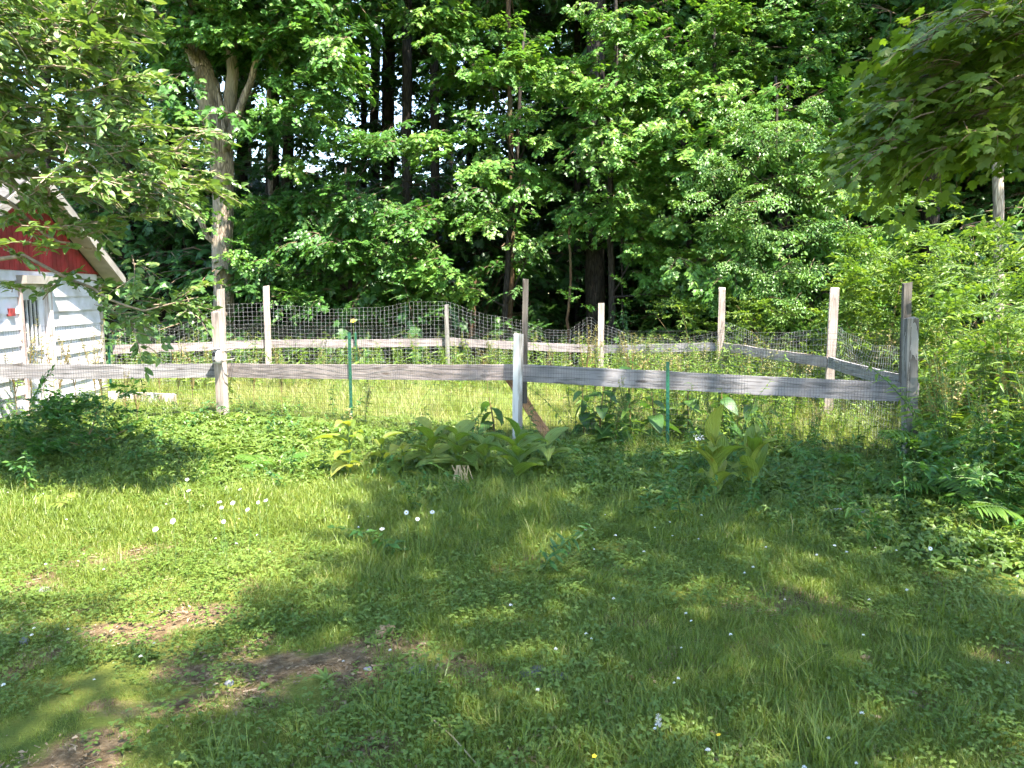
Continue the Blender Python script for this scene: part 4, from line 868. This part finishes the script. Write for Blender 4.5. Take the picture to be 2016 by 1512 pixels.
f_ = fill(90, 270, 780, 930, 6.8, 8.2, 80, .34, 1.8, (.55, .85)); shrub('bramble', 'dark bramble below the shed corner in front of the left rail', *f_, 'bramble_spray')
f_ = fill(1820, 2120, 850, 1040, 5.0, 6.4, 130, .30, 1.8, (.55, .85)); shrub('bramble', 'shaded bramble at right edge in front of the fence', *f_, 'bramble_spray', tilt=-.2)
f_ = fill(1900, 2120, 1040, 1180, 4.3, 5.0, 50, .30, 2, (.45, .7)); shrub('bramble', 'low bramble with sunlit tips at right edge by the lawn', *f_, 'bramble_spray', tilt=-.2)

# ------------------------------------------------------------------ ferns
FERN = [fern_bag(7, .65, 1.15).mesh('fern_%d' % i, [M['fern'], M['stem']]) for i in range(3)]
FERN_T = [fern_bag(6, .95, 1.3, .2).mesh('tall_fern_%d' % i, [M['fern'], M['stem']]) for i in range(2)]
FERN_Y = [fern_bag(4, .42, 1.0, .26).mesh('yellow_fern_%d' % i, [M['fern_y'], M['stem_r']]) for i in range(2)]
def plant(name, me, label, px, py, s=1, cat='fern', group=None, D=None, z=0):
    g = gp(px, py) if D is None else at(px, py, D); g[2] = gz(g[0], g[1]) + z
    return tag(link(name, me, None, tuple(g), (0, 0, rng.random() * 6.28), s), label, cat, group)
plant('fern', FERN_Y[0], 'yellowing fern at lower left by the dark bramble', 85, 1005, .6); plant('fern', FERN_Y[1], 'pale yellow fern low at the left edge', 70, 1040, .4)
plant('fern', FERN_Y[1], 'yellow fern in sunlit ground cover below the camera post', 470, 905, .8); plant('fern', FERN_Y[0], 'small yellow fern left of the first hellebore', 612, 932, .6)
plant('fern', FERN_Y[0], 'upright yellow-green fern behind the hellebores near mesh', 822, 895, .85)
plant('fern', FERN[0], 'green fern in lit ground cover left of centre', 540, 930, .6)
plant('fern', FERN_T[0], 'large fern at right edge below the sunlit shrub', 1960, 960, .9); plant('fern', FERN_T[1], 'tall fern leaning beside grey grained post', 1870, 950, .8); plant('fern', FERN_T[0], 'tall fern at far right behind the bramble', 2030, 930, 1.0)
plant('fern', FERN[1], 'shaded fern at right edge over the lawn', 1965, 1030, .8); plant('fern', FERN[2], 'dark fern low between grey post and bramble', 1880, 1010, .7); plant('fern', FERN[0], 'fern at right edge beside sunlit bramble tips', 2040, 1060, .9)
plant('fern', FERN[1], 'fern in front of the right rail behind white flower heads', 1650, 930, .7); plant('fern', FERN[2], 'small shaded fern below the grey post', 1720, 985, .55)

# ------------------------------------------------------------------ false hellebores (broad pleated leaves)
def pleated(L=.26, w=.11, droop=.5, n=9, m=8):
    b = Bag(); V_ = []
    for i in range(n + 1):
        t = i / n; ww = w * .5 * (math.sin(math.pi * min(1, t ** .75)) ** .75 if 0 < t < 1 else .02); a = droop * t * 1.6
        y, z_ = L * t * math.cos(a * .6), L * (.25 * t - droop * t * t * .75)
        for j in range(m + 1):
            s = j / m * 2 - 1; V_.append((s * ww, y, z_ + abs(s) * ww * .45 + (.004 if j % 2 else -.002) * math.sin(math.pi * t)))
    F_ = [(i * (m + 1) + j, i * (m + 1) + j + 1, (i + 1) * (m + 1) + j + 1, (i + 1) * (m + 1) + j) for i in range(n) for j in range(m)]
    b.add(V_, F_); return b
LV = {k: [pleated(.34, .15, .45).mesh('leaf', [M[k]], True), pleated(.36, .13, .7).mesh('leaf', [M[k]], True), pleated(.28, .15, .9).mesh('leaf', [M[k]], True)] for k in ('helle', 'helle_g')}
SEEDM = Bag()
for i in range(60):
    a_ = rng.random() * 6.28; put(SEEDM, OVAL_LO, (rng.normal() * .015, rng.normal() * .015, .14 * rng.random()), (math.cos(a_), math.sin(a_), .5), np.array([0, 0, 1.]) + U3() * .3, .03)
SEEDM = SEEDM.mesh('seed_head', [M['seed']])
HB = []
def hellebore(label, px, py, H, n, key, lean=0, head=False, upright_=.5, s=1.0):
    H *= 1.15
    g = gp(px, py); g[2] = gz(g[0], g[1]); t = thing('false_hellebore', label, 'plant', tuple(g), rng.random() * 6.28, 'false hellebores in front of the fence')
    b = Bag(); b.tube([(0, 0, -.03), (lean * .3, 0, H * .5), (lean, 0, H)], [.011, .010, .006], 6); link('stem', b.mesh('stem', [M['stem']]), t)
    for i in range(n):
        f = .18 + .82 * i / max(1, n - 1); a_ = i * 2.4 + rng.normal() * .3; me = LV[key][rng.integers(3)]
        link('leaf', me, t, (lean * f, 0, H * f * .95), (upright_ * (.5 + .9 * f) + rng.normal() * .2, rng.normal() * .2, a_), s * (.68 + .5 * rng.random()) * (1.1 - .3 * f))
    HB.append(g[:2])
    if head: link('seed_head', SEEDM, t, (lean, 0, H - .02))
    return t
hellebore('yellow-green hellebore with brown seed head near the left green metal post', 690, 952, .44, 10, 'helle', 0, True, .35)
hellebore('small hellebore right of the one with seed head', 752, 925, .22, 6, 'helle', 0, False, .5, .8)
hellebore('yellowing hellebore with drooping leaves left of the central clump', 795, 945, .24, 8, 'helle', .03, False, .3, .85)
hellebore('upright pale hellebore in the middle of the central clump', 850, 940, .36, 9, 'helle', 0, False, .6)
hellebore('green hellebore with arched leaves right in the central clump', 905, 945, .34, 11, 'helle_g', .03, False, .45, 1.1)
hellebore('low hellebore with curled leaves between central clump and white post', 955, 945, .25, 8, 'helle_g', 0, False, .4)
hellebore('large green hellebore covering the foot of the white post', 1018, 965, .38, 11, 'helle_g', 0, False, .5, 1.05)
hellebore('hellebore with broad leaves right of the white post foot', 1078, 945, .28, 8, 'helle_g', .02, False, .35)
hellebore('tall upright hellebore left of a pair by the right rail', 1408, 1000, .42, 10, 'helle', -.03, False, 1.05, 1.12)
hellebore('upright hellebore right of a pair by the right rail', 1475, 992, .40, 9, 'helle', .05, False, 1.05, 1.12)
# dry tan stalks at the clump foot
b = Bag()
for i in range(14): x = rng.normal() * .05; b.tube([(x, rng.normal() * .02, 0), (x * .7, 0, .1), (x * .4 + rng.normal() * .02, 0, .2)], [.004, .004, .003], 4)
M['straw'] = plain_mat('dry_straw', (.46, .36, .22), .7, .3, 20)
g = gp(905, 968); tag(link('dry_stalks', b.mesh('dry_stalks', [M['straw']]), None, (g[0], g[1], gz(g[0], g[1]))), 'bunch of dry tan stalks under the central hellebores', 'stalks', kind='stuff')

# ------------------------------------------------------------------ broad-leaved weeds behind the right rail
BL = []
for i in range(3):
    b = Bag(); V_, F_ = leaf_oval(.62, .2, .5 + .2 * i, 6); b.add(V_ * .24, F_, 0, rng.random()); BL.append(b.mesh('leaf', [M['bigleaf']], True))
def bigweed(label, px, D, H, n, s=1.0):
    g = at(px, 800, D); g[2] = gz(g[0], g[1]); t = thing('broadleaf_weed', label, 'weed', tuple(g), rng.random() * 6.28, 'broad-leaved weeds behind the right rail')
    b = Bag(); b.tube([(0, 0, -.03), (.03, .01, H * .5), (.05, .05, H)], [.012, .009, .004], 6); link('stem', b.mesh('stem', [M['stem_r']]), t)
    for i in range(n):
        f = .15 + .85 * i / n; link('leaf', BL[rng.integers(3)], t, (.05 * f, .05 * f * f, H * f), (rng.normal() * .25 - .1, rng.normal() * .25, i * 2.4 + rng.normal() * .3), s * (.8 + .5 * rng.random()) * (1.15 - .5 * f))
for px_, D_, H_, n_, lb in [(1150, 7.9, .62, 12, 'broad-leaved weed close right of the white flaking post'), (1180, 7.75, .80, 14, 'tall broad-leaved weed second from the white post'), (1245, 7.9, .95, 15, 'tallest dark broad-leaved weed left of right green metal post'), (1290, 7.55, .6, 11, 'low dark weed just left of right green metal post'),
                           (1360, 7.75, .75, 13, 'dark weed right of the right green metal post'), (1420, 7.6, .62, 11, 'dark weed behind the upright hellebore pair'), (1215, 7.5, .42, 10, 'low broad-leaved weed at foot of the mesh'), (1480, 7.9, .7, 12, 'broad-leaved weed midway along the right rail'), (975, 8.1, .5, 8, 'drooping pale weed left of the white post behind mesh')]:
    bigweed(lb, px_, D_, H_, n_)

# ------------------------------------------------------------------ tall seeding weeds along the fences
def dock(H=1.0, nb=6, dense=150):
    b = Bag(); stems = []
    for k in range(nb):
        a_ = rng.random() * 6.28; z0 = H * (0 if k == 0 else .35 + .25 * rng.random()); l = H - z0 if k == 0 else H * (.3 + .25 * rng.random()); o_ = .02 if k == 0 else .12
        P_ = [(math.cos(a_) * o_ * t * l * 2, math.sin(a_) * o_ * t * l * 2, z0 + l * t) for t in np.linspace(0, 1, 5)]; b.tube(P_, np.linspace(.005, .0015, 5), 4, 1, cap=False); stems.append(np.array(P_))
    for i in range(dense):
        P_ = stems[rng.integers(nb)]; t = (.35 + .65 * rng.random()) * 4; k = min(int(t), 3); p_ = P_[k] + (P_[k + 1] - P_[k]) * (t - k); a_ = rng.random() * 6.28
        put(b, OVAL_LO, p_, (math.cos(a_), math.sin(a_), .6), np.array([0, 0, 1.]) + U3() * .4, .018 + .022 * rng.random(), 2)
    for i in range(16):
        a_ = rng.random() * 6.28; put(b, LANCE, (0, 0, H * (.05 + .55 * rng.random())), (math.cos(a_), math.sin(a_), .35), np.array([0, 0, 1.]) + U3() * .2, .14 * (.6 + .6 * rng.random()), 0)
    return b
DOCK = [dock(1.0, 5 + i, 150).mesh('tall_weed_%d' % i, [M['shrub'], M['stem_r'], M['seed']]) for i in range(4)]
for i, (px_, D_, py_, lb) in enumerate([(28, 8.9, 690, 'seeding weed stalk at the left edge before the shed'), (55, 9.4, 640, 'tall seeding weed in front of the shed door'), (80, 9.0, 660, 'seeding weed left of door jamb above rail'), (108, 9.2, 670, 'seeding weed under the shed door hood side'), (150, 8.9, 655, 'seeding weed before white wall, left of two'), (180, 9.2, 640, 'seeding weed before white wall, right of two'),
        (205, 9.0, 690, 'weed stalk at the shed corner'), (315, 10.2, 690, 'seeding weed right of the thin green post'), (345, 9.6, 688, 'yellowish weed clump left of the camera post'), (378, 9.8, 685, 'yellowish weed next to the camera post'), (497, 9.3, 690, 'leafy weed right of the camera post'), (553, 9.2, 688, 'yellow-green weed crossing the left rail'),
        (1155, 9.5, 640, 'tall brownish seed spire right of the white post'), (1175, 10.2, 650, 'seed spire in front of the rear middle post'), (1250, 9.4, 655, 'dark seed spire left of the right green post'), (1265, 9.8, 690, 'shorter seed spire beside the dark one'), (1075, 11.0, 690, 'green weed in paddock right of white post'), (1335, 9.6, 690, 'weed spire above the right rail'), (960, 11.5, 690, 'yellowish weed left of the white post in the paddock'),
        (1680, 10.4, 670, 'weed spire between side post and grey post'), (250, 8.4, 730, 'arching yellow-green weed in front of left rail'), (270, 8.5, 745, 'leaning weed in front of the left rail')]):
    g = at(px_, 800, D_); z0 = float(gz(g[0], g[1])); H_ = at(px_, py_, D_)[2] - z0; g[0] = at(px_, py_ + 60, D_)[0]
    tag(link('tall_weed', DOCK[i % 4], None, (g[0], g[1], z0), (rng.normal() * .05, rng.normal() * .05, rng.random() * 6.28), (max(.7, H_), max(.7, H_), H_)), lb, 'weed', 'tall seeding weeds along the fences')

# ------------------------------------------------------------------ grass, ground cover and meadow growth (nobody could count these)
template('meadow_stalk', [upright(34, .75, .10, LANCE), upright(30, .6, .085, OVAL_LO), upright(36, .9, .11, LANCE, .09), dock(.8, 5, 90)], [M['shrub'], M['stem'], M['seed']])
template('lush_stalk', [upright(26, .45, .09, OVAL_LO), upright(30, .55, .10, LANCE), upright(22, .35, .08, OVAL_LO)], [M['darkshrub'], M['stem']])
def sample(n, x0, x1, y0, y1):
    P = np.stack([rng.uniform(x0, x1, n), rng.uniform(y0, y1, n)], 1); P = np.c_[P, gz(P[:, 0], P[:, 1])]; q = pix(P)
    k = (q[:, 0] > -120) & (q[:, 0] < 2136) & (q[:, 1] < 1640); return P[k], q[k]
ff_y = lambda x: np.interp(x, FENCE_PX[:, 0], FENCE_PX[:, 1]); bed_y = lambda x: np.interp(x, BED_PX[:, 0], BED_PX[:, 1])
def zrot(n, j=.12): return np.c_[rng.normal(size=(n, 2)) * j, rng.random(n) * 6.283]
P, q = sample(11000, -7, 7, 1.7, 8.5); jit = (vnoise(P[:, 0], P[:, 1], 1.8, 3) - .5) * 70
lawn = q[:, 1] > bed_y(q[:, 0]) + jit - 15
P, q = P[lawn], q[lawn]; so = soil(P[:, 0], P[:, 1]); thin = np.clip((1100 - q[:, 0]) / 700, 0, 1) * np.clip((q[:, 1] - 1110) / 90, 0, 1)
k = rng.random(len(P)) < np.clip((1 - so * 1.05) * (1 - .15 * thin), .12, 1) * (.55 + .6 * vnoise(P[:, 0] + 7, P[:, 1], 1.1, 3))
P, q, so, thin = P[k], q[k], so[k], thin[k]
hgt = (.5 + 1.0 * vnoise(P[:, 0] + 20, P[:, 1], 1.3, 3)) * (1 + .5 * np.clip((1090 - q[:, 1]) / 90, 0, 1)) * (1 - .45 * thin) * (1 - .4 * so)
tag(scatter('lawn_grass', 'grass_clump', P, zrot(len(P)), hgt), 'uneven green lawn grass in the foreground', 'grass')
k = (rng.random(len(P)) < .09 + .5 * np.clip((1075 - q[:, 1]) / 70, 0, 1)) & (vnoise(P[:, 0] + 3, P[:, 1] + 5, .9, 2) > .40)
tag(scatter('tall_grass', 'tall_grass_clump', P[k], zrot(k.sum(), .15), rng.uniform(.55, 1.05, k.sum())), 'longer grass tufts in the lawn and along the plant bed', 'grass')
P2, q2 = sample(5200, -6, 6, 1.8, 7.5); k = (q2[:, 1] > bed_y(q2[:, 0])) & (vnoise(P2[:, 0] + 60, P2[:, 1], 1.2, 3) > .40) & (soil(P2[:, 0], P2[:, 1]) < .5)
tag(scatter('clover', 'clover_patch', P2[k], zrot(k.sum()), rng.uniform(.7, 1.4, k.sum())), 'small clover leaves scattered through the lawn', 'clover')
P2, q2 = sample(700, -6, 6, 1.8, 7.5); k = (q2[:, 1] > bed_y(q2[:, 0])) & (soil(P2[:, 0], P2[:, 1]) < .9)
tag(scatter('lawn_weeds', 'weed_rosette', P2[k], zrot(k.sum()), rng.uniform(.3, .8, k.sum())), 'broad-leaved rosette weeds in the lawn', 'weeds')
# bed in front of the fence
P, q = sample(4200, -7.5, 7.5, 4.2, 10); jit = (vnoise(P[:, 0] + 2, P[:, 1], 1.8, 3) - .5) * 50; jb = rng.exponential(16, len(P)) + jit
k = (q[:, 1] < bed_y(q[:, 0]) + jb * 1.6) & (q[:, 1] > ff_y(q[:, 0]) - 22 + jit * .6); P, q = P[k], q[k]
hb = np.sqrt(((P[:, None, :2] - (np.array(HB) + np.array([0, -.22]))[None]) ** 2).sum(-1)).min(1)
tag(scatter('ground_cover', 'cover_clump', P, zrot(len(P)), (.55 + .75 * vnoise(P[:, 0], P[:, 1], 1.3, 3) * (.6 + .6 * rng.random(len(P)))) * np.clip(.4 + hb * 1.2, .4, 1) * np.clip(1 - (q[:, 1] - bed_y(q[:, 0]) + 20) / 130, .4, 1)), 'low leafy ground cover in front of the fence', 'ground cover')
k = rng.random(len(P)) < .10 + .20 * (q[:, 0] > 1150) * (q[:, 0] < 1900)
tag(scatter('bed_weeds', 'lush_stalk', P[k], zrot(k.sum(), .2), rng.uniform(.4, .95, k.sum())), 'leafy weeds standing in the ground cover', 'weeds')
k = rng.random(len(P)) < .42
tag(scatter('bed_grass', 'tall_grass_clump', P[k], zrot(k.sum(), .2), rng.uniform(.7, 1.3, k.sum())), 'tufts of long grass among the ground cover', 'grass')
# paddock
P, q = sample(7500, -9, 8, 7, 14.6); k = (q[:, 1] < ff_y(q[:, 0]) + 8); rel = (P - SB) @ SN; k &= ~((rel < .05) & ((P - SB) @ SU > -.1)); P, q = P[k], q[k]
dry = rng.random(len(P)) < np.clip(.62 - np.clip((q[:, 0] - 900) / 500, 0, 1) * .42, 0, 1) * (.35 + .65 * vnoise(P[:, 0], P[:, 1] + 30, .8, 3)) * 1.2
tag(scatter('dry_grass', 'dry_grass_clump', P[dry], zrot(dry.sum(), .2), rng.uniform(.55, 1.25, dry.sum())), 'yellowish dry grass inside the paddock', 'grass')
g2 = ~dry; tag(scatter('paddock_grass', 'tall_grass_clump', P[g2], zrot(g2.sum(), .2), rng.uniform(.5, 1.05, g2.sum())), 'green grass inside the paddock', 'grass')
w = np.clip((q[:, 0] - 1080) / 250, 0, 1) * .40 + np.clip((P[:, 1] - 11.3) / 1.5, 0, 1) * .26 + .01; k = (rng.random(len(P)) < w) & (q[:, 0] > 215) & ~((q[:, 0] > 985) & (q[:, 0] < 1110) & (P[:, 1] < 9))
low = np.where((q[k, 0] > 1560) & (P[k, 1] < 10), .6, 1.0)
tag(scatter('meadow_weeds', 'meadow_stalk', P[k], zrot(k.sum(), .12), rng.uniform(.5, 1.15, k.sum()) * low), 'mixed tall weeds growing inside the paddock', 'weeds')
P, q = sample(2600, 3.2, 9, 5.5, 12); k = (q[:, 0] > 1640) & ((P[:, 1] > 10) | (q[:, 0] > 1840)); tag(scatter('right_weeds', 'meadow_stalk', P[k], zrot(k.sum(), .15), rng.uniform(.8, 1.5, k.sum())), 'dense weeds at right between fence and shrubs', 'weeds')

# crumbs of soil, dead leaves and twigs on the bare patches
M['litter'] = leaf_mat('dead_leaf_bits', [(0, (.09, .06, .035)), (.5, (.22, .15, .08)), (1, (.36, .27, .16))], .1)
def litter_bag():
    b = Bag()
    for i in range(26):
        x, y = rng.normal(size=2) * .07; a_ = rng.random() * 6.28; put(b, OVAL_LO, (x, y, .004 + .006 * rng.random()), (math.cos(a_), math.sin(a_), rng.normal() * .2), np.array([0, 0, 1.]) + U3() * .4, .008 + .022 * rng.random() ** 2)
    for i in range(5):
        p_ = np.array([*(rng.normal(size=2) * .06), .006]); d_ = np.array([*rng.normal(size=2), .05]) * .03; b.tube([p_, p_ + d_], .0014, 4)
    return b
template('soil_litter', [litter_bag() for _ in range(5)], [M['litter']])
P2, q2 = sample(8000, -6, 6, 1.8, 7.5); k = (q2[:, 1] > bed_y(q2[:, 0])) & (rng.random(len(P2)) < .10 + soil(P2[:, 0], P2[:, 1]) * .8)
tag(scatter('soil_litter', 'soil_litter', P2[k], zrot(k.sum(), .05), rng.uniform(.6, 1.3, k.sum())), 'crumbs, twigs and dead leaf bits on the bare soil patches', 'litter')

# ------------------------------------------------------------------ flowers
M['petal'] = leaf_mat('white_petal', [(0, (.75, .75, .74)), (1, (.85, .85, .84))], .25, (1, 1, 1)); M['disc'] = plain_mat('yellow_disc', (.65, .40, .02), .7, .3, 60); M['yellow'] = leaf_mat('buttercup_petal', [(0, (.75, .52, .02)), (1, (.85, .62, .03))], .25, (1, 1, .8))
b = Bag(); PT = leaf_oval(.30, .05, .1, 3)
for i in range(15): put(b, PT, (0, 0, 0), (math.cos(i * .4189), math.sin(i * .4189), .05), (0, 0, 1), .024)
BLOOM = b.mesh('petals', [M['petal']]); b = Bag(); b.tube([(0, 0, -.002), (0, 0, .004), (0, 0, .006)], [.006, .006, .003], 8); DISC = b.mesh('disc', [M['disc']])
b = Bag()
for i in range(5): put(b, ROUND, (0, 0, 0), (math.cos(i * 1.257), math.sin(i * 1.257), .35), (0, 0, 1), .014)
BUTTER = b.mesh('petals', [M['yellow']])
b = Bag(); b.tube([(0, 0, 0), (.008, .004, .12), (0, 0, .25)], [.0022, .002, .0016], 4); STALK = b.mesh('stem', [M['stem']])
def flower(name, label, px, py, h, bloom, s=1.0, tilt=.6, group=None):
    g = gp(px, py, h); t = thing(name, label, 'flower', (g[0], g[1], 0), 0, group)
    link('stem', STALK, t, (0, 0, 0), None, (1, 1, h / .25)); p_ = link('petals', bloom, t, (0, 0, h), (tilt + rng.normal() * .25, rng.normal() * .3, 0), s)
    if bloom is BLOOM: link('disc', DISC, p_)
    return t
for px_, py_, lb in [(368, 944, 'daisy farthest up in the lit ground cover'), (371, 966, 'daisy just below the topmost daisy'), (432, 988, 'daisy at left end of the row of daisies'), (436, 999, 'lower daisy under the left end of the row'), (458, 990, 'daisy second in the row from left'), (487, 1003, 'small side-on daisy low in the row'), (508, 989, 'left of two touching daisies'), (523, 985, 'right of two touching daisies'),
                     (472, 963, 'small daisy above the daisy row'), (340, 1026, 'daisy up-right of the largest daisy'), (306, 1042, 'largest daisy facing the camera in lit lawn'), (440, 1027, 'daisy below the row in lit grass'), (800, 1009, 'daisy in shade left of centre'), (822, 1022, 'smaller daisy right of the shaded daisy'), (752, 1041, 'daisy lowest in the shaded grass'), (851, 1008, 'half open daisy in shaded grass'), (1832, 1080, 'lone white daisy at right by the bramble')]:
    flower('daisy', lb, px_, py_, .30 if py_ < 1035 else .24, BLOOM, .5 + .2 * rng.random() if 'largest' not in lb else .8, .25 + .8 * rng.random(), 'white daisies in the lawn')
flower('buttercup', 'yellow buttercup low at bottom centre right', 1415, 1447, .14, BUTTER, .65, .3); flower('buttercup', 'yellow buttercup at the bottom edge', 1170, 1489, .12, BUTTER, .65, .3)
flower('yellow_flower', 'orange yellow flower behind the rear mesh', 695, 632, .0, BUTTER, .01) if False else None
b = Bag()
for i in range(60):
    v = U3(); v /= np.linalg.norm(v); v[2] = abs(v[2]); put(b, LANCE_LO, v * .004, v, U3(), .010)
CLOV = b.mesh('clover_head', [M['petal']])
b = Bag()
P2, q2 = sample(290, -5, 5, 1.9, 6.0); k = (q2[:, 1] > bed_y(q2[:, 0]) + 20) & (vnoise(P2[:, 0] + 80, P2[:, 1], .8, 2) + .22 * (q2[:, 0] > 1000) > .58); P2 = P2[k]
TEMPL['clover_bloom'] = (bpy.data.collections.new('clover_bloom'), 1); TEMPL['clover_bloom'][0].objects.link(bpy.data.objects.new('clover_bloom_00', CLOV))
P2[:, 2] += rng.uniform(.06, .11, len(P2)); tag(scatter('clover_blooms', 'clover_bloom', P2, zrot(len(P2)), rng.uniform(.4, .75, len(P2))), 'tiny white clover heads dotted over the lawn', 'clover')
# white umbel flower heads by the right fence
b = Bag()
for i in range(26):
    a_, r_ = rng.random() * 6.28, .05 * math.sqrt(rng.random()); c = (r_ * math.cos(a_), r_ * math.sin(a_), .012 * rng.random())
    for j in range(5): put(b, ROUND, c, (math.cos(j * 1.257), math.sin(j * 1.257), .1), (0, 0, 1), .008)
UMB = b.mesh('flower_head', [M['petal']])
for px_, py_, D_, lb in [(1375, 862, 7.2, 'white umbel flower right of right green post, upper'), (1352, 893, 7.0, 'white umbel flower near ground by right green post'), (1345, 935, 6.6, 'lowest white umbel flower by the hellebore pair'), (1250, 858, 7.7, 'white umbel among the dark weeds')]:
    g = at(px_, py_, D_); t = thing('umbel_flower', lb, 'flower', (g[0], g[1], 0), 0, 'white umbels by the right fence'); link('stem', STALK, t, (0, 0, 0), None, (1.2, 1.2, g[2] / .25)); link('flower_head', UMB, t, (0, 0, g[2]), (.5, 0, 0), 1.0)
for px_, py_, D_, me_, lb in [(695, 632, 13.6, BUTTER, 'orange yellow flower behind the rear mesh')]:
    g = at(px_, py_, D_); t = thing('tall_yellow_flower', lb, 'flower', (g[0], g[1], 0)); link('stem', STALK, t, (0, 0, 0), None, (3, 3, g[2] / .25)); link('petals', me_, t, (0, 0, g[2]), (.8, 0, 0), 3.5)

# ------------------------------------------------------------------ stones, tan lump, boards, straw
M['stone'] = plain_mat('grey_stone', (.30, .29, .30), .8, .45, 14, bump=.01); M['slate'] = plain_mat('dark_slate', (.13, .13, .145), .7, .4, 12, bump=.006); M['tan'] = plain_mat('tan_lump', (.50, .31, .18), .75, .35, 18, bump=.008); M['redstone'] = plain_mat('reddish_stone', (.32, .13, .07), .8, .35, 14, bump=.006)
def rock(name, label, px, py, s, mat, group=None, cat='stone', seed=0):
    r_ = np.random.default_rng(seed + 5); n, m = 7, 10; V_ = []
    ph = r_.random(6) * 6.28
    for i in range(n + 1):
        th = math.pi * i / n
        for j in range(m):
            a_ = 6.2832 * j / m; k_ = 1 + .16 * math.sin(2 * a_ + ph[0]) + .12 * math.sin(3 * a_ + 2 * th + ph[1]) + .08 * r_.normal()
            V_.append((math.sin(th) * math.cos(a_) * k_ * s[0], math.sin(th) * math.sin(a_) * k_ * s[1], math.cos(th) * s[2] * (1 + .1 * math.sin(a_ + ph[2]))))
    F_ = [(i * m + j, (i + 1) * m + j, (i + 1) * m + (j + 1) % m, i * m + (j + 1) % m) for i in range(n) for j in range(m)]
    b = Bag(); b.add(V_, F_); g = gp(px, py); return tag(link(name, b.mesh(name, [mat], True), None, (g[0], g[1], gz(g[0], g[1]) + s[2] * .35), (0, 0, r_.random() * 3)), label, cat, group)
for i, (px_, py_, s_, mt, lb) in enumerate([(452, 1350, (.022, .018, .016), 'stone', 'small pale grey stone on bare soil'), (48, 1268, (.025, .02, .018), 'stone', 'grey stone near the left edge'), (820, 1334, (.045, .03, .018), 'stone', 'half buried grey stone with weeds beside it'), (1048, 1334, (.06, .04, .018), 'slate', 'flat dark slate in the lawn left of a small soil patch'), (1100, 1340, (.05, .03, .012), 'slate', 'second flat slate just right of the first'),
        (1240, 1345, (.02, .018, .012), 'redstone', 'small reddish stone in grass right of the slates'), (1703, 1303, (.022, .015, .01), 'tan', 'pale tan pebble in the right lawn'), (1605, 1120, (.025, .02, .014), 'stone', 'pale stone above the round soil patch'), (1487, 1400, (.018, .012, .008), 'redstone', 'tiny reddish leaf-like stone at lower right'), (725, 1330, (.02, .015, .01), 'stone', 'small bluish stone on the bare soil strip'), (85, 1160, (.06, .03, .012), 'stone', 'flat pale stone in the lit lawn at left')]):
    rock('stone', lb, px_, py_, s_, M[mt], 'stones lying in the lawn', 'stone', i)
g = gp(760, 1262); lump = thing('tan_lump', 'rounded tan lump split by a dark crack lying in the grass', 'lump', (g[0], g[1], gz(g[0], g[1])), R(28))
for sgn, s_ in ((-1, (.030, .026, .028)), (1, (.026, .024, .03))):
    o = rock('half', None, 760, 1262, s_, M['tan'], None, None, 30 + sgn); o.parent = lump; o.location = (sgn * .021, 0, .018); o.rotation_euler = (0, .2 * sgn, 0)
g1, g2_ = gp(1632, 1006, .085), gp(1735, 1012, .075)
M['board_w'] = wood_mat('white_scrap_board', (.35, .33, .33), (.5, .48, .48), (.25, .23, .22), paint=(.48, .48, .49), paint_amt=.48)
tag(plank('fallen_board', g1, g2_, .025, .08, M["board_w"], None, (0, 0, 0)), 'white scrap board lying in grass before the bramble', 'board')
g1, g2_ = at(215, 770, 10.6), at(345, 770, 10.3); g1[2] = g2_[2] = .16
tag(plank('pale_board', g1, g2_, .14, .04, M['trim_p'], None, (0, 0, 0)), 'pale pinkish board lying beside the shed corner behind left rail', 'board')
a0, a1_ = gp(848, 1412, .05), gp(945, 1512, .03); b = Bag(); b.tube([a0, (a0 + a1_) / 2 + np.array([0, 0, .012]), a1_], [.0022, .003, .003], 5)
tag(link('straw_stalk', b.mesh('straw_stalk', [M['straw']])), 'long pale straw stalk lying across the bottom lawn', 'straw')
b = Bag()
for i in range(50):
    v = U3(); v /= np.linalg.norm(v); b.tube([v * .002, v * .014], .0006, 3)
M['fluff'] = plain_mat('grey_seed_fluff', (.5, .5, .48), .8, .2, 30)
for px_, py_, lb in ((1297, 1412, 'upper of two grey seed clocks in the lawn'), (1296, 1424, 'lower of two grey seed clocks in the lawn')):
    g = gp(px_, py_, .10); t = thing('seed_clock', lb, 'flower', (g[0], g[1], 0), 0); link('stem', STALK, t, (0, 0, 0), None, (1, 1, .4)); link('seed_ball', b.mesh('seed_ball', [M['fluff']]), t, (0, 0, .1))
